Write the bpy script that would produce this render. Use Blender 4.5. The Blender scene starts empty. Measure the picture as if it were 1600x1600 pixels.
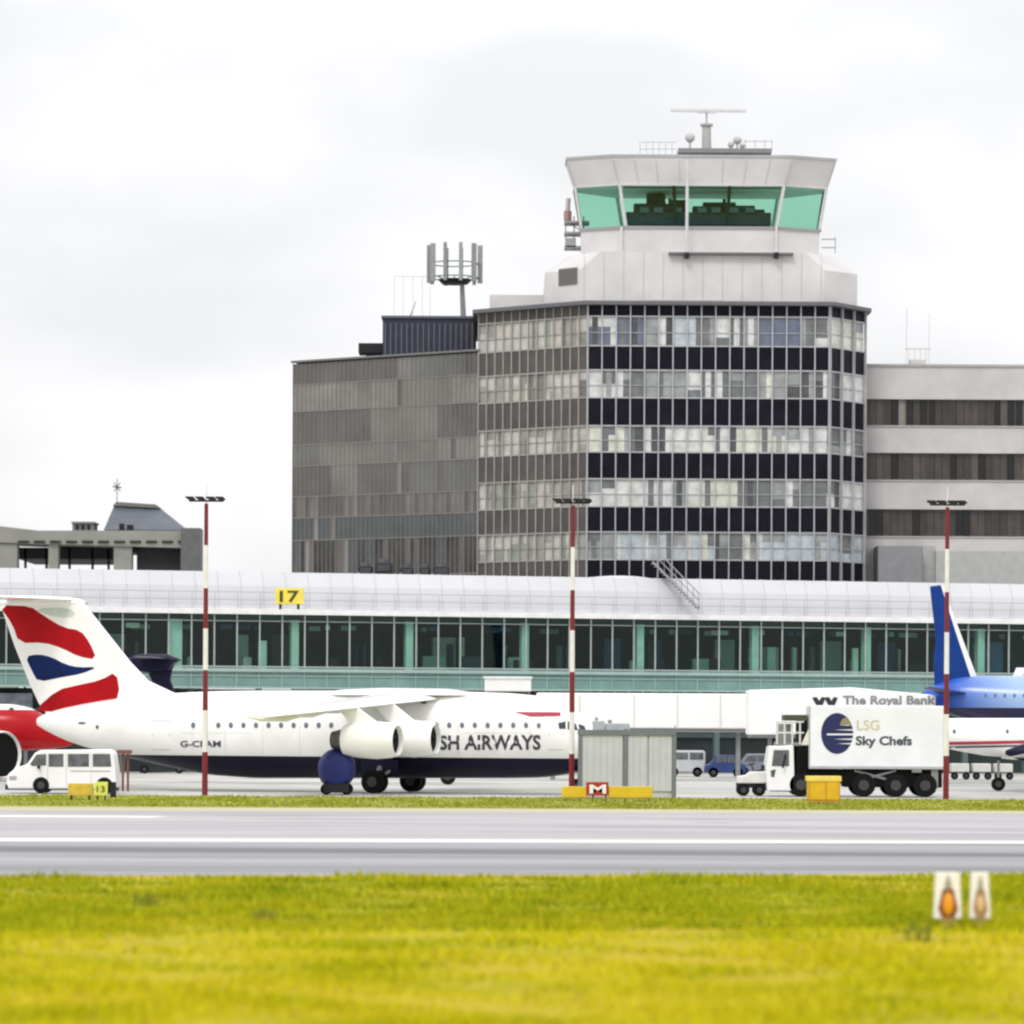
import bpy, math, random
from mathutils import Vector, Matrix
random.seed(7)
S = bpy.context.scene
COL = S.collection
R = math.radians
# ---------------------------------------------------------------- camera
F = 6120.0; CH = 3.2; ROLL = R(0.3)
cam = bpy.data.cameras.new('camera'); co = bpy.data.objects.new('camera', cam); COL.objects.link(co)
cam.sensor_width = 36; cam.lens = 36*F/1600; cam.shift_y = 330/1600; cam.clip_end = 20000; cam.clip_start = 1
co.matrix_world = Matrix.Translation((0, 0, CH)) @ Matrix.Rotation(R(90), 4, 'X') @ Matrix.Rotation(ROLL, 4, 'Z')
cam.dof.use_dof = True; cam.dof.focus_distance = 205; cam.dof.aperture_fstop = 1.05
S.camera = co
# ---------------------------------------------------------------- sky and sun
w = bpy.data.worlds.new('World'); S.world = w; w.use_nodes = True
nt = w.node_tree; N = nt.nodes; Lk = nt.links; N.clear()
out = N.new('ShaderNodeOutputWorld'); bg = N.new('ShaderNodeBackground'); bg.inputs[1].default_value = 0.1
sky = N.new('ShaderNodeTexSky'); sky.sky_type = 'NISHITA'; sky.sun_disc = False
SUN_EL, SUN_AZ = 48, -150
sky.sun_elevation = R(SUN_EL); sky.sun_rotation = R(200)
tc = N.new('ShaderNodeTexCoord'); mp = N.new('ShaderNodeMapping'); mp.inputs['Scale'].default_value = (1, 1, 2.2)
mp.inputs['Location'].default_value = (2.3, 0.4, 1.2)
nz = N.new('ShaderNodeTexNoise'); nz.inputs['Scale'].default_value = 9; nz.inputs['Detail'].default_value = 5; nz.inputs['Roughness'].default_value = 0.45
rp = N.new('ShaderNodeValToRGB'); rp.color_ramp.elements[0].position = 0.36; rp.color_ramp.elements[0].color = (8.2, 8.2, 8.3, 1)
rp.color_ramp.elements[1].position = 0.62; rp.color_ramp.elements[1].color = (9.9, 9.8, 9.95, 1)
sx = N.new('ShaderNodeSeparateXYZ')
el = N.new('ShaderNodeMapRange'); el.inputs[1].default_value = 0.16; el.inputs[2].default_value = 1.0; el.inputs[3].default_value = 1.0; el.inputs[4].default_value = 1.55
el2 = N.new('ShaderNodeMapRange'); el2.inputs[1].default_value = 0.02; el2.inputs[2].default_value = 0.2; el2.inputs[3].default_value = 0.97; el2.inputs[4].default_value = 1.1
mu = N.new('ShaderNodeMath'); mu.operation = 'MULTIPLY'
vm = N.new('ShaderNodeVectorMath'); vm.operation = 'SCALE'
mx = N.new('ShaderNodeMixRGB'); mx.inputs[0].default_value = 0.94
Lk.new(tc.outputs['Generated'], mp.inputs[0]); Lk.new(mp.outputs[0], nz.inputs[0]); Lk.new(nz.outputs[0], rp.inputs[0])
Lk.new(tc.outputs['Generated'], sx.inputs[0]); Lk.new(sx.outputs[2], el.inputs[0]); Lk.new(sx.outputs[2], el2.inputs[0])
Lk.new(el.outputs[0], mu.inputs[0]); Lk.new(el2.outputs[0], mu.inputs[1])
Lk.new(rp.outputs[0], vm.inputs[0]); Lk.new(mu.outputs[0], vm.inputs['Scale'])
Lk.new(sky.outputs[0], mx.inputs[1]); Lk.new(vm.outputs[0], mx.inputs[2]); Lk.new(mx.outputs[0], bg.inputs[0]); Lk.new(bg.outputs[0], out.inputs[0])
sl = bpy.data.lights.new('sun', 'SUN'); so = bpy.data.objects.new('sun', sl); COL.objects.link(so)
sl.energy = 1.15; sl.angle = R(14); sl.color = (1, 0.96, 0.9)
sd = Vector((math.sin(R(200))*math.cos(R(SUN_EL)), math.cos(R(200))*math.cos(R(SUN_EL)), math.sin(R(SUN_EL))))
so.rotation_euler = sd.to_track_quat('Z', 'Y').to_euler()
so.location = (0, 0, 60)
S.view_settings.view_transform = 'Standard'; S.view_settings.look = 'None'; S.view_settings.exposure = 0.1; S.view_settings.gamma = 1
S.render.engine = 'CYCLES'
S.cycles.filter_width = 2.3
S.render.resolution_x = 1024; S.render.resolution_y = 1024
# ---------------------------------------------------------------- pixel helpers (photo 1600 px -> a point at depth d)
ca, sa = math.cos(ROLL), math.sin(ROLL)
def UV(px, py):
    u, v = px-800, 1130-py
    return u*ca - v*sa, u*sa + v*ca
def W(px, py, d):
    u, v = UV(px, py); return Vector((u*d/F, d, CH+v*d/F))
def gd(py): return CH*F/(py-1130)
# ---------------------------------------------------------------- materials
def lin(c): c = c/255; return c/12.92 if c <= 0.04045 else ((c+0.055)/1.055)**2.4
def rgb(r, g, b, k=1.0): return (lin(r)*k, lin(g)*k, lin(b)*k, 1)
MATS = {}
def mat(name, col, rough=0.6, metal=0.0, noise=0.12, scale=1.5, bump=0.0, spec=0.5, vscale=(1, 1, 1), coat=0.0):
    if name in MATS: return MATS[name]
    m = bpy.data.materials.new(name); m.use_nodes = True; n = m.node_tree.nodes; l = m.node_tree.links
    b = n['Principled BSDF']; b.inputs['Roughness'].default_value = rough; b.inputs['Metallic'].default_value = metal
    b.inputs['Specular IOR Level'].default_value = spec; b.inputs['Coat Weight'].default_value = coat
    tc = n.new('ShaderNodeTexCoord'); mp = n.new('ShaderNodeMapping'); mp.inputs['Scale'].default_value = vscale
    nz = n.new('ShaderNodeTexNoise'); nz.inputs['Scale'].default_value = scale; nz.inputs['Detail'].default_value = 6; nz.inputs['Roughness'].default_value = 0.6
    l.new(tc.outputs['Object'], mp.inputs[0]); l.new(mp.outputs[0], nz.inputs[0])
    mr = n.new('ShaderNodeMapRange'); mr.inputs[1].default_value = 0.3; mr.inputs[2].default_value = 0.7; mr.inputs[3].default_value = 1-noise; mr.inputs[4].default_value = 1+noise*0.6
    vs = n.new('ShaderNodeVectorMath'); vs.operation = 'SCALE'; vs.inputs[0].default_value = col[:3]
    l.new(nz.outputs[0], mr.inputs[0]); l.new(mr.outputs[0], vs.inputs['Scale']); l.new(vs.outputs[0], b.inputs['Base Color'])
    if bump:
        bp = n.new('ShaderNodeBump'); bp.inputs['Strength'].default_value = bump; bp.inputs['Distance'].default_value = 0.05
        l.new(nz.outputs[0], bp.inputs['Height']); l.new(bp.outputs[0], b.inputs['Normal'])
    MATS[name] = m; return m
def glass(name, tint, gloss=0.12, rough=0.03):
    m = bpy.data.materials.new(name); m.use_nodes = True; n = m.node_tree.nodes; l = m.node_tree.links; n.clear()
    o = n.new('ShaderNodeOutputMaterial'); t = n.new('ShaderNodeBsdfTransparent'); t.inputs[0].default_value = (*tint, 1)
    g = n.new('ShaderNodeBsdfGlossy'); g.inputs['Roughness'].default_value = rough; g.inputs[0].default_value = (0.8, 0.95, 0.9, 1)
    fr = n.new('ShaderNodeFresnel'); fr.inputs[0].default_value = 1.45
    ad = n.new('ShaderNodeMath'); ad.operation = 'ADD'; ad.inputs[1].default_value = gloss
    mx = n.new('ShaderNodeMixShader'); ad.inputs[0].default_value = .03; l.new(ad.outputs[0], mx.inputs[0]); l.new(t.outputs[0], mx.inputs[1]); l.new(g.outputs[0], mx.inputs[2]); l.new(mx.outputs[0], o.inputs[0])
    MATS[name] = m; return m
def striped(name, c1, c2, axis, thr, rough=0.25):   # two paints split at a height of the thing itself
    m = bpy.data.materials.new(name); m.use_nodes = True; n = m.node_tree.nodes; l = m.node_tree.links
    b = n['Principled BSDF']; b.inputs['Roughness'].default_value = rough; b.inputs['Coat Weight'].default_value = 0.0; b.inputs['Specular IOR Level'].default_value = .25
    tc = n.new('ShaderNodeTexCoord'); sx = n.new('ShaderNodeSeparateXYZ'); l.new(tc.outputs['Object'], sx.inputs[0])
    g = n.new('ShaderNodeMath'); g.operation = 'GREATER_THAN'; g.inputs[1].default_value = thr; l.new(sx.outputs[axis], g.inputs[0])
    mx = n.new('ShaderNodeMixRGB'); mx.inputs[1].default_value = c1; mx.inputs[2].default_value = c2; l.new(g.outputs[0], mx.inputs[0])
    nz = n.new('ShaderNodeTexNoise'); nz.inputs['Scale'].default_value = 0.8; nz.inputs['Detail'].default_value = 6; l.new(tc.outputs['Object'], nz.inputs[0])
    mr = n.new('ShaderNodeMapRange'); mr.inputs[1].default_value = .3; mr.inputs[2].default_value = .7; mr.inputs[3].default_value = .9; mr.inputs[4].default_value = 1.03
    vs = n.new('ShaderNodeVectorMath'); vs.operation = 'SCALE'; l.new(nz.outputs[0], mr.inputs[0]); l.new(mx.outputs[0], vs.inputs[0]); l.new(mr.outputs[0], vs.inputs['Scale'])
    l.new(vs.outputs[0], b.inputs['Base Color']); MATS[name] = m; return m

white = mat('white_paint', (0.86, 0.86, 0.85), 0.35, noise=0.08, scale=0.7)
jetwhite = mat('aircraft_white', (0.9, 0.9, 0.88), 0.22, noise=0.06, scale=0.8, coat=0.3)
navy = mat('navy_paint', (0.006, 0.006, 0.03), 0.4, spec=.2)
red = mat('red_paint', (0.42, 0.004, 0.008), 0.4, noise=0.15)
blue = mat('blue_paint', (0.004, 0.04, 0.22), 0.4, noise=0.2, spec=.2)
black = mat('black_rubber', (0.008, 0.008, 0.008), 0.8, spec=.15)
dark = mat('dark_metal', (0.022, 0.022, 0.026), 0.6, spec=.2)
steel = mat('galvanised_steel', (0.26, 0.265, 0.275), 0.45, metal=0.3)
yellow = mat('yellow_paint', (0.74, 0.45, 0.008), 0.45, noise=0.15, scale=3)
hubm = mat('hub_grey', (0.04, 0.04, 0.042), .5)
# ---------------------------------------------------------------- mesh builder
class MB:
    def __init__(s): s.v = []; s.f = []; s.m = []; s.g = []
    def add(s, vs, fs, mi=0):
        k = len(s.v); s.g.append((k, len(s.f))); s.v += [Vector(v) for v in vs]; s.f += [[i+k for i in f] for f in fs]; s.m += [mi]*len(fs)
    def box(s, a, b, mi=0):
        x0, y0, z0 = a; x1, y1, z1 = b
        s.add([(x0, y0, z0), (x1, y0, z0), (x1, y1, z0), (x0, y1, z0), (x0, y0, z1), (x1, y0, z1), (x1, y1, z1), (x0, y1, z1)],
              [(0, 3, 2, 1), (4, 5, 6, 7), (0, 1, 5, 4), (1, 2, 6, 5), (2, 3, 7, 6), (3, 0, 4, 7)], mi)
    def pbox(s, px0, py0, px1, py1, d0, d1, mi=0):     # box whose front face spans these photo pixels at depth d0
        a = W(min(px0, px1), max(py0, py1), d0); b = W(max(px0, px1), min(py0, py1), d0)
        s.box((a.x, d0, a.z), (b.x, d1, b.z), mi)
    def prism(s, pts, off, mi=0):                      # polygon (3-D points) pushed along off
        n = len(pts); off = Vector(off); P = [Vector(p) for p in pts]
        s.add(P+[p+off for p in P], [list(range(n)), list(range(2*n-1, n-1, -1))]+[(i, i+n, (i+1) % n+n, (i+1) % n) for i in range(n)], mi)
    def pprism(s, pts, d0, d1, mi=0): s.prism([W(x, y, d0) for x, y in pts], (0, d1-d0, 0), mi)
    def tube(s, p, q, r, r2=None, n=8, mi=0, cap=True):
        p = Vector(p); q = Vector(q); r2 = r if r2 is None else r2; z = (q-p).normalized()
        x = z.orthogonal().normalized(); y = z.cross(x)
        c = [(math.cos(2*math.pi*i/n), math.sin(2*math.pi*i/n)) for i in range(n)]
        vs = [p+x*a*r+y*b*r for a, b in c]+[q+x*a*r2+y*b*r2 for a, b in c]
        fs = [(i, (i+1) % n, (i+1) % n+n, i+n) for i in range(n)]
        if cap: fs += [list(range(n-1, -1, -1)), list(range(n, 2*n))]
        s.add(vs, fs, mi)
    def loft(s, rings, mi=0, caps=True):
        n = len(rings[0]); vs = [p for r in rings for p in r]; fs = []
        for k in range(len(rings)-1):
            for i in range(n): fs.append((k*n+i, k*n+(i+1) % n, (k+1)*n+(i+1) % n, (k+1)*n+i))
        if caps: fs += [list(range(n-1, -1, -1)), [(len(rings)-1)*n+i for i in range(n)]]
        s.add(vs, fs, mi)
    def sphere(s, c, r, sc=(1, 1, 1), n=12, mi=0):
        rings = []
        for k in range(1, n):
            t = math.pi*k/n
            rings.append([Vector((c[0]+r*sc[0]*math.sin(t)*math.cos(2*math.pi*i/n), c[1]+r*sc[1]*math.sin(t)*math.sin(2*math.pi*i/n), c[2]+r*sc[2]*math.cos(t))) for i in range(n)])
        s.loft(rings, mi)
    def seg(s, P0, P1, t0, t1, z0, z1, o0, o1, mi=0):  # box along a facade line, t in metres, o = outwards offset
        P0 = Vector(P0); P1 = Vector(P1); t = (P1-P0).normalized(); n = Vector((t.y, -t.x))
        a = P0+t*t0+n*o1; b = P0+t*t1+n*o1; c = P0+t*t1+n*o0; d = P0+t*t0+n*o0
        vs = [(p.x, p.y, z) for z in (z0, z1) for p in (a, b, c, d)]
        s.add(vs, [(0, 3, 2, 1), (4, 5, 6, 7), (0, 1, 5, 4), (1, 2, 6, 5), (2, 3, 7, 6), (3, 0, 4, 7)], mi)
    def each(s, name, mats, parent, **k):
        used = 0
        for (k0, f0), (k1, f1) in zip(s.g, s.g[1:]+[(len(s.v), len(s.f))]):
            m = MB(); m.v = s.v[k0:k1]; m.f = [[i-k0 for i in f] for f in s.f[f0:f1]]; m.m = s.m[f0:f1]; m.build(name, mats, parent, **k)
    def build(s, name, mats, parent=None, smooth=False, bevel=0, local=False):
        if not isinstance(mats, (list, tuple)): mats = [mats]
        me = bpy.data.meshes.new(name); M = Matrix.Identity(4)
        if parent is not None and not local:
            r = parent
            while r.parent: r = r.parent
            M = RM[r.name].inverted()
        me.from_pydata([M @ v for v in s.v], [], s.f)
        for m in mats: me.materials.append(m)
        me.polygons.foreach_set('material_index', s.m)
        if smooth: me.polygons.foreach_set('use_smooth', [True]*len(s.f))
        me.update()
        o = bpy.data.objects.new(name, me); COL.objects.link(o)
        if parent is not None: o.parent = parent
        if smooth:
            md = o.modifiers.new('e', 'EDGE_SPLIT'); md.split_angle = R(38)
        if bevel:
            md = o.modifiers.new('b', 'BEVEL'); md.width = bevel; md.segments = 2; md.limit_method = 'ANGLE'
        return o
RM = {}
def thing(name, label, cat, loc=(0, 0, 0), rz=0, group=None):
    o = bpy.data.objects.new(name, None); COL.objects.link(o); o.empty_display_size = 0.3
    o.location = loc; o.rotation_euler = (0, 0, rz); RM[o.name] = Matrix.Translation(loc) @ Matrix.Rotation(rz, 4, 'Z')
    o['label'] = label; o['category'] = cat
    if group: o['group'] = group
    return o
def tag(o, label, cat, group=None):
    o['label'] = label; o['category'] = cat
    if group: o['group'] = group
    return o
def struct(o, kind='structure'): o['kind'] = kind; return o
def copy_tree(o, parent=None):
    c = o.copy(); COL.objects.link(c); c.parent = parent
    for ch in list(o.children): copy_tree(ch, c)
    return c
def text_mesh(txt, bold=0.0):
    cu = bpy.data.curves.new('t', 'FONT'); cu.body = txt; cu.fill_mode = 'FRONT'; cu.resolution_u = 3; cu.offset = bold
    o = bpy.data.objects.new('t', cu); COL.objects.link(o); bpy.context.view_layer.update()
    me = bpy.data.meshes.new_from_object(o.evaluated_get(bpy.context.evaluated_depsgraph_get()))
    v = [x.co.copy() for x in me.vertices]; f = [list(p.vertices) for p in me.polygons]
    bpy.data.objects.remove(o); bpy.data.curves.remove(cu); bpy.data.meshes.remove(me)
    x0 = min(p.x for p in v); x1 = max(p.x for p in v); y0 = min(p.y for p in v); y1 = max(p.y for p in v)
    return [((p.x-x0)/(x1-x0), (p.y-y0)/(y1-y0)) for p in v], f
def add_text(mb, txt, fn, px0, py0, px1, py1, mi=0, bold=0.0):   # fn maps a photo pixel to a point on the surface
    v, f = text_mesh(txt, bold)
    mb.add([fn(px0+(px1-px0)*a, py1+(py0-py1)*b) for a, b in v], f, mi)

# ================================================================ GROUND
def ground_mat(name, c1, c2, scale, vs=(1, 1, 1), rough=0.85, c3=None, sc3=0.05, bump=0.2):
    m = bpy.data.materials.new(name); m.use_nodes = True; n = m.node_tree.nodes; l = m.node_tree.links
    b = n['Principled BSDF']; b.inputs['Roughness'].default_value = rough
    b.inputs['Specular IOR Level'].default_value = 0.25
    tc = n.new('ShaderNodeTexCoord'); mp = n.new('ShaderNodeMapping'); mp.inputs['Scale'].default_value = vs; l.new(tc.outputs['Object'], mp.inputs[0])
    nz = n.new('ShaderNodeTexNoise'); nz.inputs['Scale'].default_value = scale; nz.inputs['Detail'].default_value = 8; nz.inputs['Roughness'].default_value = .65; l.new(mp.outputs[0], nz.inputs[0])
    rp = n.new('ShaderNodeValToRGB'); rp.color_ramp.elements[0].position = .35; rp.color_ramp.elements[1].position = .65
    rp.color_ramp.elements[0].color = c1; rp.color_ramp.elements[1].color = c2; l.new(nz.outputs[0], rp.inputs[0])
    src = rp.outputs[0]
    if c3:
        n2 = n.new('ShaderNodeTexNoise'); n2.inputs['Scale'].default_value = sc3; n2.inputs['Detail'].default_value = 4; l.new(mp.outputs[0], n2.inputs[0])
        r2 = n.new('ShaderNodeValToRGB'); r2.color_ramp.elements[0].position = .45; r2.color_ramp.elements[1].position = .6; l.new(n2.outputs[0], r2.inputs[0])
        mx = n.new('ShaderNodeMixRGB'); mx.inputs[2].default_value = c3; l.new(r2.outputs[0], mx.inputs[0]); l.new(src, mx.inputs[1]); src = mx.outputs[0]
    l.new(src, b.inputs['Base Color'])
    bp = n.new('ShaderNodeBump'); bp.inputs['Strength'].default_value = bump; bp.inputs['Distance'].default_value = 0.04; l.new(nz.outputs[0], bp.inputs['Height']); l.new(bp.outputs[0], b.inputs['Normal'])
    MATS[name] = m; return m
m_apron = ground_mat('apron_concrete', (0.42, 0.415, 0.40, 1), (0.56, 0.555, 0.53, 1), 0.3, c3=(0.36, 0.365, 0.33, 1))
m_run_far = ground_mat('runway_pale', (0.40, 0.385, 0.40, 1), (0.48, 0.465, 0.475, 1), 0.12, vs=(0.12, 1, 1), c3=(0.36, 0.35, 0.365, 1), sc3=.4, bump=.05)
m_run = ground_mat('runway_asphalt', (0.27, 0.27, 0.285, 1), (0.40, 0.395, 0.41, 1), 0.35, vs=(0.06, 1, 1), c3=(0.17, 0.17, 0.18, 1), sc3=.16, bump=.05)
m_soil = ground_mat('turf_soil', (0.34, 0.30, 0.006, 1), (0.46, 0.38, 0.01, 1), 0.5, c3=(0.46, 0.34, 0.015, 1), sc3=.15)
m_verge = ground_mat('verge_turf', (0.24, 0.27, 0.03, 1), (0.38, 0.37, 0.07, 1), 0.6, vs=(.2, 1, 1))
m_dust = ground_mat('sandy_edge', (0.42, 0.42, 0.27, 1), (0.52, 0.50, 0.36, 1), 0.8, vs=(.2, 1, 1))
def sheet(name, pts, z, m):
    mb = MB(); mb.add([(x, y, z) for x, y in pts], [list(range(len(pts)))]); return struct(mb.build(name, m))
BIG = 6000
sheet('ground', [(-BIG, -200), (BIG, -200), (BIG, BIG), (-BIG, BIG)], -0.012, m_apron)
r0, r1, r2, r3 = gd(1376), gd(1321), gd(1316), gd(1268)
def band(name, dl0, dr0, dl1, dr1, z, m, half=140):
    def ex(dl, dr, s):   # depths given at the photo's left and right edge
        mid = (dl+dr)/2; k = (dr-dl)/(2*mid*800/F); return mid+k*s*half
    return sheet(name, [(-half, ex(dl0, dr0, -1)), (half, ex(dl0, dr0, 1)), (half, ex(dl1, dr1, 1)), (-half, ex(dl1, dr1, -1))], z, m)
RU = lambda py: gd(py)
band('runway_near', 79.6, 83.6, 104.5, 107, 0.0, m_run)
band('runway', 104.5, 107, 139, 142, 0.0, m_run_far)
m_line = mat('runway_marking_paint', (0.86, 0.85, 0.8), 0.6, noise=0.12, scale=0.5, vscale=(.2, 1, 1))
band('runway_marking', 103.9, 106.3, 106.1, 108.6, 0.005, m_line)
mk = MB(); mk.add([(-60, 129.5, .005), (-12.0, 130, .005), (-11.5, 132, .005), (-60, 131.6, .005)], [(0, 1, 2, 3)]); struct(mk.build('runway_edge_marking', m_line))
band('runway_shoulder', 139, 142, 145.5, 147, 0.004, m_dust)
band('grass_verge', 145.5, 147, 168, 170, 0.006, m_verge)
sheet('grass_field', [(-140, -100), (140, -100), (140, 108), (-140, 57)], 0.008, m_soil)
mr2 = random.Random(5)
mb = MB(); jm = mat('runway_joint_sealant', (.14, .14, .145), .8)
for yy in (88.5, 96, 113.5, 121, 129): mb.add([(-140, yy-.04, .003), (140, yy+.5, .003), (140, yy+.58, .003), (-140, yy+.04, .003)], [(0, 1, 2, 3)])
struct(mb.build('runway_joint', jm))
mb = MB()
for i in range(16):
    x = mr2.uniform(-20, 14); yy = mr2.uniform(80, 136); L_ = mr2.uniform(2, 9); w_ = mr2.uniform(.12, .5)
    mb.add([(x, yy, .003), (x+L_*.5, yy-w_*.5, .003), (x+L_, yy, .003), (x+L_*.6, yy+w_*.5, .003)], [(0, 1, 2, 3)])
struct(mb.build('runway_tyre_mark', mat('tyre_mark', (.22, .22, .23), .8)))
# a line of far apron kerb and stand marking seen under the wings
mk = MB(); mk.add([(-80, 212, .0), (80, 212, .0), (80, 214, .0), (-80, 214, .0)], [(0, 1, 2, 3)]); struct(mk.build('apron_marking', m_line))

import numpy as np
def grass_mat(name, cols, sc):
    m = bpy.data.materials.new(name); m.use_nodes = True; n = m.node_tree.nodes; l = m.node_tree.links
    b = n['Principled BSDF']; b.inputs['Roughness'].default_value = .8; b.inputs['Specular IOR Level'].default_value = .1
    g = n.new('ShaderNodeNewGeometry'); tc = n.new('ShaderNodeTexCoord'); nz = n.new('ShaderNodeTexNoise'); nz.inputs['Scale'].default_value = sc; nz.inputs['Detail'].default_value = 3
    l.new(tc.outputs['Object'], nz.inputs[0])
    a = n.new('ShaderNodeMath'); a.operation = 'MULTIPLY_ADD'; a.inputs[1].default_value = .35; l.new(g.outputs['Random Per Island'], a.inputs[0])
    sb = n.new('ShaderNodeMath'); sb.operation = 'SUBTRACT'; sb.inputs[1].default_value = .17; l.new(nz.outputs[0], sb.inputs[0]); l.new(sb.outputs[0], a.inputs[2])
    rp = n.new('ShaderNodeValToRGB'); e = rp.color_ramp.elements
    e[0].position = .3; e[0].color = cols[0]; e[1].position = .72; e[1].color = cols[-1]
    for i, c in enumerate(cols[1:-1]): x = e.new(.3+.42*(i+1)/(len(cols)-1)); x.color = c
    l.new(a.outputs[0], rp.inputs[0]); l.new(rp.outputs[0], b.inputs['Base Color']); return m
def grass(name, n, d0, d1, h0, h1, wd, m, fx, slope=0.0, seed=1):
    rg = np.random.default_rng(seed)
    d = 1/(rg.uniform(1/d1, 1/d0, n)); x = rg.uniform(-1, 1, n)*d*800/F*1.35
    if slope: d = d+slope*x
    # patchy growth
    hh = rg.uniform(h0, h1, n)*(0.7+0.5*np.sin(x*1.3+np.sin(d*.7)*2)*np.sin(d*.9+x*.4))
    an = rg.uniform(0, np.pi, n); w_ = wd*d/60*rg.uniform(.6, 1.4, n); lx = rg.normal(0, .35, n)*hh; ly = rg.normal(0, .35, n)*hh
    V = np.zeros((n, 3, 3)); V[:, 0] = np.stack([x-np.cos(an)*w_, d-np.sin(an)*w_, np.zeros(n)], 1); V[:, 1] = np.stack([x+np.cos(an)*w_, d+np.sin(an)*w_, np.zeros(n)], 1)
    V[:, 2] = np.stack([x+lx, d+ly, hh], 1)
    me = bpy.data.meshes.new(name); me.vertices.add(3*n); me.vertices.foreach_set('co', V.reshape(-1)); me.loops.add(3*n); me.loops.foreach_set('vertex_index', np.arange(3*n))
    me.polygons.add(n); me.polygons.foreach_set('loop_start', np.arange(n)*3); me.polygons.foreach_set('loop_total', np.full(n, 3)); me.update(calc_edges=True)
    me.materials.append(m); o = bpy.data.objects.new(name, me); COL.objects.link(o); struct(o, 'stuff'); o['label'] = fx; o['category'] = 'grass'; return o
gm1 = grass_mat('field_grass', [(0.33, 0.345, 0.003, 1), (0.50, 0.48, 0.004, 1), (0.58, 0.53, 0.008, 1), (0.62, 0.52, 0.04, 1)], .35)
gm2 = grass_mat('near_runway_grass', [(0.20, 0.26, 0.004, 1), (0.33, 0.375, 0.005, 1), (0.46, 0.42, 0.012, 1)], .4)
gm3 = grass_mat('verge_grass', [(0.24, 0.28, 0.02, 1), (0.36, 0.36, 0.06, 1)], .3)
grass('grass', 150000, 30, 66, .05, .16, .022, gm1, 'yellow green rough grass filling the foreground', seed=1)
grass('grass', 70000, 60, 81.2, .06, .2, .02, gm2, 'greener taller grass along the near edge of the runway', slope=.18, seed=2)
grass('grass', 30000, 147, 168, .04, .12, .02, gm3, 'thin strip of grass between the runway and the apron', seed=3)

for i, (px, py, h, lb) in enumerate([(232, 1422, .42, 'dark clump of tall weeds in the grass at left, below the runway edge'), (1432, 1470, .5, 'thin dark weed stalks in the grass left of the white marker boards'), (415, 1440, .3, 'low weed clump in the grass below the airliner wing')]):
    dd = gd(py); c = W(px, py, dd); th = thing('weed_clump', lb, 'plant', (c.x, dd, 0)); mb = MB(); rr = random.Random(i)
    for q in range(26):
        x = c.x+rr.gauss(0, .13); y = dd+rr.gauss(0, .15); hh = h*rr.uniform(.3, 1); mb.add([(x-.012, y, 0), (x+.012, y, 0), (x+rr.gauss(0, .12)*hh*2, y, hh)], [(0, 1, 2)])
        mb.add([(x, y, hh*.4), (x+rr.uniform(-.08, .08), y, hh*.62), (x+rr.uniform(-.1, .1), y+.02, hh*.55)], [(0, 1, 2)])
    mb.build('leaf', mat('weed_green', (.19, .21, .01), .8), th)
# ================================================================ PIER TERMINAL
m_roof = mat('roof_panels', (0.61, 0.62, 0.65), .45, noise=.07, scale=.25, spec=.4)
m_eave = mat('eave_white', (0.82, 0.82, 0.82), .4)
m_teal = mat('teal_spandrel', (0.17, 0.31, 0.28), .25, noise=.25, scale=.6, spec=.6)
m_tealrail = mat('pale_teal_rail', (0.33, 0.46, 0.43), .4)
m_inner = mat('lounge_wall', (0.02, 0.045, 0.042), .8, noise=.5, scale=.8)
m_colm = mat('pale_column', (0.75, 0.82, 0.76), .6)
m_mull = mat('mullion_grey', (0.36, 0.42, 0.41), .4)
g_pier = glass('pier_glass', (0.52, 0.72, 0.66), .0)
u0, u1 = -140, 1760
def pd(px): return 245+(px/1600)*19
PA = W(u0, 1200, pd(u0)).xy; PB = W(u1, 1200, pd(u1)).xy
PL = (PB-PA).length
def pt(px):   # distance along the pier facade for a photo column
    k = (px-800)/F; t = (PB-PA)/PL; return (k*PA.y-PA.x)/(t.x-k*t.y)
def pz(px, py, d): return W(px, py, d).z
zE0, zE1 = pz(0, 955, 245), pz(0, 946, 245); zT = pz(0, 889, 247.5); zW = pz(0, 1040, 245); zS = pz(0, 1080, 245)
pier = thing('terminal_pier', 'long white roofed terminal pier with a continuous band of green tinted windows', 'building', (0, 254, 0))
mb = MB(); mb.seg(PA, PB, 0, PL, zE0, zE1, -.5, .55); mb.build('eave', m_eave, pier)
t = (PB-PA).normalized(); n = Vector((t.y, -t.x))
def pp(tt, o, z): p = PA+t*tt+n*o; return (p.x, p.y, z)
mb = MB(); zt0 = zE1+.05
prof = [(.3, zt0), (.0, zt0+1.4), (-.45, zt0+2.3), (-.9, zT), (-18, zT+.1), (-18, zT-.5), (.5, zt0-.04)]
# standing seam roof in bays
NB = 0; x = 0
ring0 = [pp(0, o, z) for o, z in prof]; ring1 = [pp(PL, o, z) for o, z in prof]; mb.loft([ring0, ring1]); bay = 1.47; k = int(PL/bay)
for i in range(k):
    a = i*bay+.3
    for (o0, z0), (o1, z1) in zip(prof[:3], prof[1:4]): mb.tube(pp(a, o0, z0+.01), pp(a, o1, z1+.01), .025, n=4, mi=1)
mb.build('roof', [m_roof, mat('seam_grey', (.5, .5, .54), .5)], pier)
mb = MB()
for h in (.55, 1.05): mb.tube(pp(0, .45, zE1+h), pp(PL, .45, zE1+h), .022, n=5)
for i in range(k): mb.tube(pp(i*bay, .45, zE1), pp(i*bay, .45, zE1+1.05), .02, n=4)
mb.build('handrail', mat('rail_grey', (.4, .4, .43), .5), pier)
mb = MB(); mb.add([pp(0, 0, zW), pp(PL, 0, zW), pp(PL, 0, zE0), pp(0, 0, zE0)], [(0, 1, 2, 3)]); mb.build('window_band', g_pier, pier)
mb = MB()
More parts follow.
